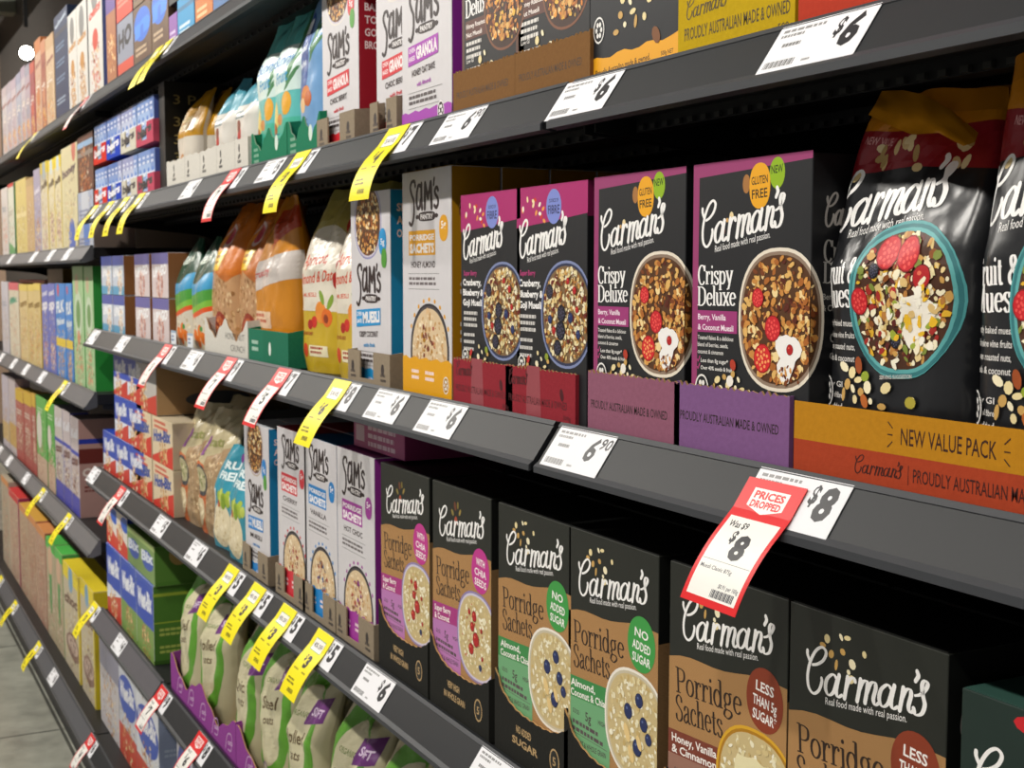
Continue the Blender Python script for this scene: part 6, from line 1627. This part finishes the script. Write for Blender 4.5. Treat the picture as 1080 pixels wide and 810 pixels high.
# ------------------------------------------------------------------ price tickets and hanging tags
PR = ['6', '5', '4', '7', '3', '8']
def under(shelf, X):
    best = None
    for s, a, b, ph in ITEMS:
        if s != shelf: continue
        dd = 0 if a <= X <= b else min(abs(X - a), abs(X - b))
        if best is None or dd < best[0]: best = (dd, ph)
    return best[1] if best else 'cartons'
def ticket(shelf, px, py, price, tagk=None, tprice='4', big=False, w=.11, off=0.0, seed=1, X=None, extra=.068, drop=0.0):
    Y = Y0.get(shelf, 0); X = at(px, py, Y).x if X is None else X
    me = cached(('tk', price, w), lambda: ticket_mesh(price, w, 3))
    ph = under(shelf, X + w * .5)
    o = link('price_ticket', me, None, (X, Y, ZS[shelf])); tag(o, 'price ticket below the ' + ph, 'price ticket', 'white price tickets'); TK.append(o)
    if tagk:
        me = cached(('tg', tagk, tprice, big, shelf == 's1'), lambda: tag_mesh(tagk, tprice, 2, big, extra=extra, curl=.68 if shelf == 's1' else .42))
        o = link('sale_tag', me, None, (X + off, Y - .0004 - .7 * drop, ZS[shelf] + .0003 - drop)); tag(o, ('red and white' if tagk == 'red' else 'yellow') + ' sale tag below the ' + ph, 'sale tag', ('red and white' if tagk == 'red' else 'yellow') + ' sale tags'); TK.append(o)
TK = []
for a in (('s1', 830, 23, '6'), ('s1', 602, 84, '6'), ('s1', 476, 117, '6.90'), ('s1', 415, 136, '7', 'yellow', '4', True), ('s1', 317, 162, '7', 'yellow', '3', True), ('s1', 285, 170, '5'), ('s1', 247, 182, '9', 'red', '7'), ('s1', 202, 196, '4'),
          ('s1', 150, 210, '3', 'yellow', '2'), ('s1', 134, 214, '3', 'yellow', '2'), ('s1', 118, 218, '3', 'yellow', '2'), ('s1', 102, 222, '3', 'yellow', '2'),
          ('s2', 807, 489, '8', 'red', '8'), ('s2', 596, 446, '6.90'), ('s2', 458, 421, '6'), ('s2', 403, 408, '6'), ('s2', 357, 399, '8', 'yellow', '6', True), ('s2', 298, 387, '7', 'red', '5'), ('s2', 243, 377, '9', 'red', '7'),
          ('s2', 204, 366, '6'), ('s2', 177, 361, '7', 'red', '5.50'), ('s2', 131, 352, '4'), ('s2', 101, 346, '4'),
          ('s3', 101, 487, '5'), ('s3', 130, 508, '6', 'red', '4'), ('s3', 171, 539, '5'), ('s3', 208, 564, '6'), ('s3', 245, 591, '5', 'yellow', '3'), ('s3', 272, 611, '5', 'yellow', '3'), ('s3', 303, 633, '5', 'yellow', '3'), ('s3', 340, 659, '5', 'yellow', '3'),
          ('s3', 390, 699, '6'), ('s3', 512, 790, '6'),
          ('s4', 173, 719, '9', 'red', '7'), ('s4', 213, 770, '8', 'red', '6'), ('s4', 128, 668, '4'), ('s4', 101, 630, '4', 'yellow', '3'),
          ('s0', 178, 46, '5', 'yellow', '3'), ('s0', 168, 52, '5', 'yellow', '3'), ('s0', 92, 100, '5', 'red', '4'),
          ('a2', 14, 268, '5'), ('a2', 38, 265, '6'), ('a2', 56, 263, '5'), ('a2', 74, 261, '4'),
          ('b2', 4, 371, '5'), ('b2', 17, 377, '6'), ('b2', 30, 382, '5'), ('b2', 47, 390, '6'), ('b2', 70, 399, '5', 'yellow', '3'),
          ('c2', 2, 467, '5'), ('c2', 12, 477, '6'), ('c2', 30, 496, '5'), ('c2', 47, 514, '5', 'yellow', '3'), ('c2', 74, 543, '5', 'yellow', '3'),
          ('s0', 38, 139, '5', 'yellow', '3')):
    big_tag = (a[0], a[1]) == ('s2', 807)
    ticket(*a, off=-.005 if big_tag else -.002, drop=.009 if big_tag else 0)
for px, py, p, k, l in ((2, 588, '5', 'yellow', 0), (17, 613, '5', 'yellow', 0), (42, 661, '5', 'yellow', 0), (58, 690, '6', None, 0), (98, 756, '6', 'red', 0)):
    ticket('base', px, py, p, k, '3' if k == 'yellow' else '4', off=-.002)
# word tickets that hang under the same product apart from one another
def dedupe():
    from collections import defaultdict
    for rnd in range(2):
        g = defaultdict(list)
        for o in SC.objects:
            if o.parent is None and 'label' in o: g[o['label']].append(o)
        for lab, os_ in g.items():
            if len(os_) < 2: continue
            os_.sort(key=lambda o: (round(o.location.x, 2), -o.location.y))
            n = len(os_); names = ['first', 'second', 'third', 'fourth', 'fifth', 'sixth', 'seventh', 'eighth']
            for i, o in enumerate(os_):
                o['label'] = lab + ', ' + (('farther', 'nearer')[i] if n == 2 else names[min(i, 7)]) + (' of two' if n == 2 else ' from the far end')
    for o in SC.objects:
        if 'label' in o and o.parent is None:
            wds = o['label'].split()
            if len(wds) > 16: print('LONG LABEL', o['label'])
dedupe()

# ------------------------------------------------------------------ camera
cam = bpy.data.cameras.new('camera'); co_ = bpy.data.objects.new('camera', cam); COL.objects.link(co_)
cam.sensor_width = 36; cam.lens = FPX / 1080 * 36; cam.clip_start = .02; cam.clip_end = 60
co_.location = CAM
from mathutils import Matrix
m = Matrix((RGT, UPV, -FWD)).transposed()
co_.rotation_euler = m.to_euler()
cam.dof.use_dof = True; cam.dof.focus_distance = 1.15; cam.dof.aperture_fstop = 20
SC.camera = co_
SC.view_settings.view_transform = 'Standard'; SC.view_settings.look = 'None'; SC.view_settings.gamma = 1
SC.view_settings.use_curve_mapping = False
SC.view_settings.exposure = -0.6
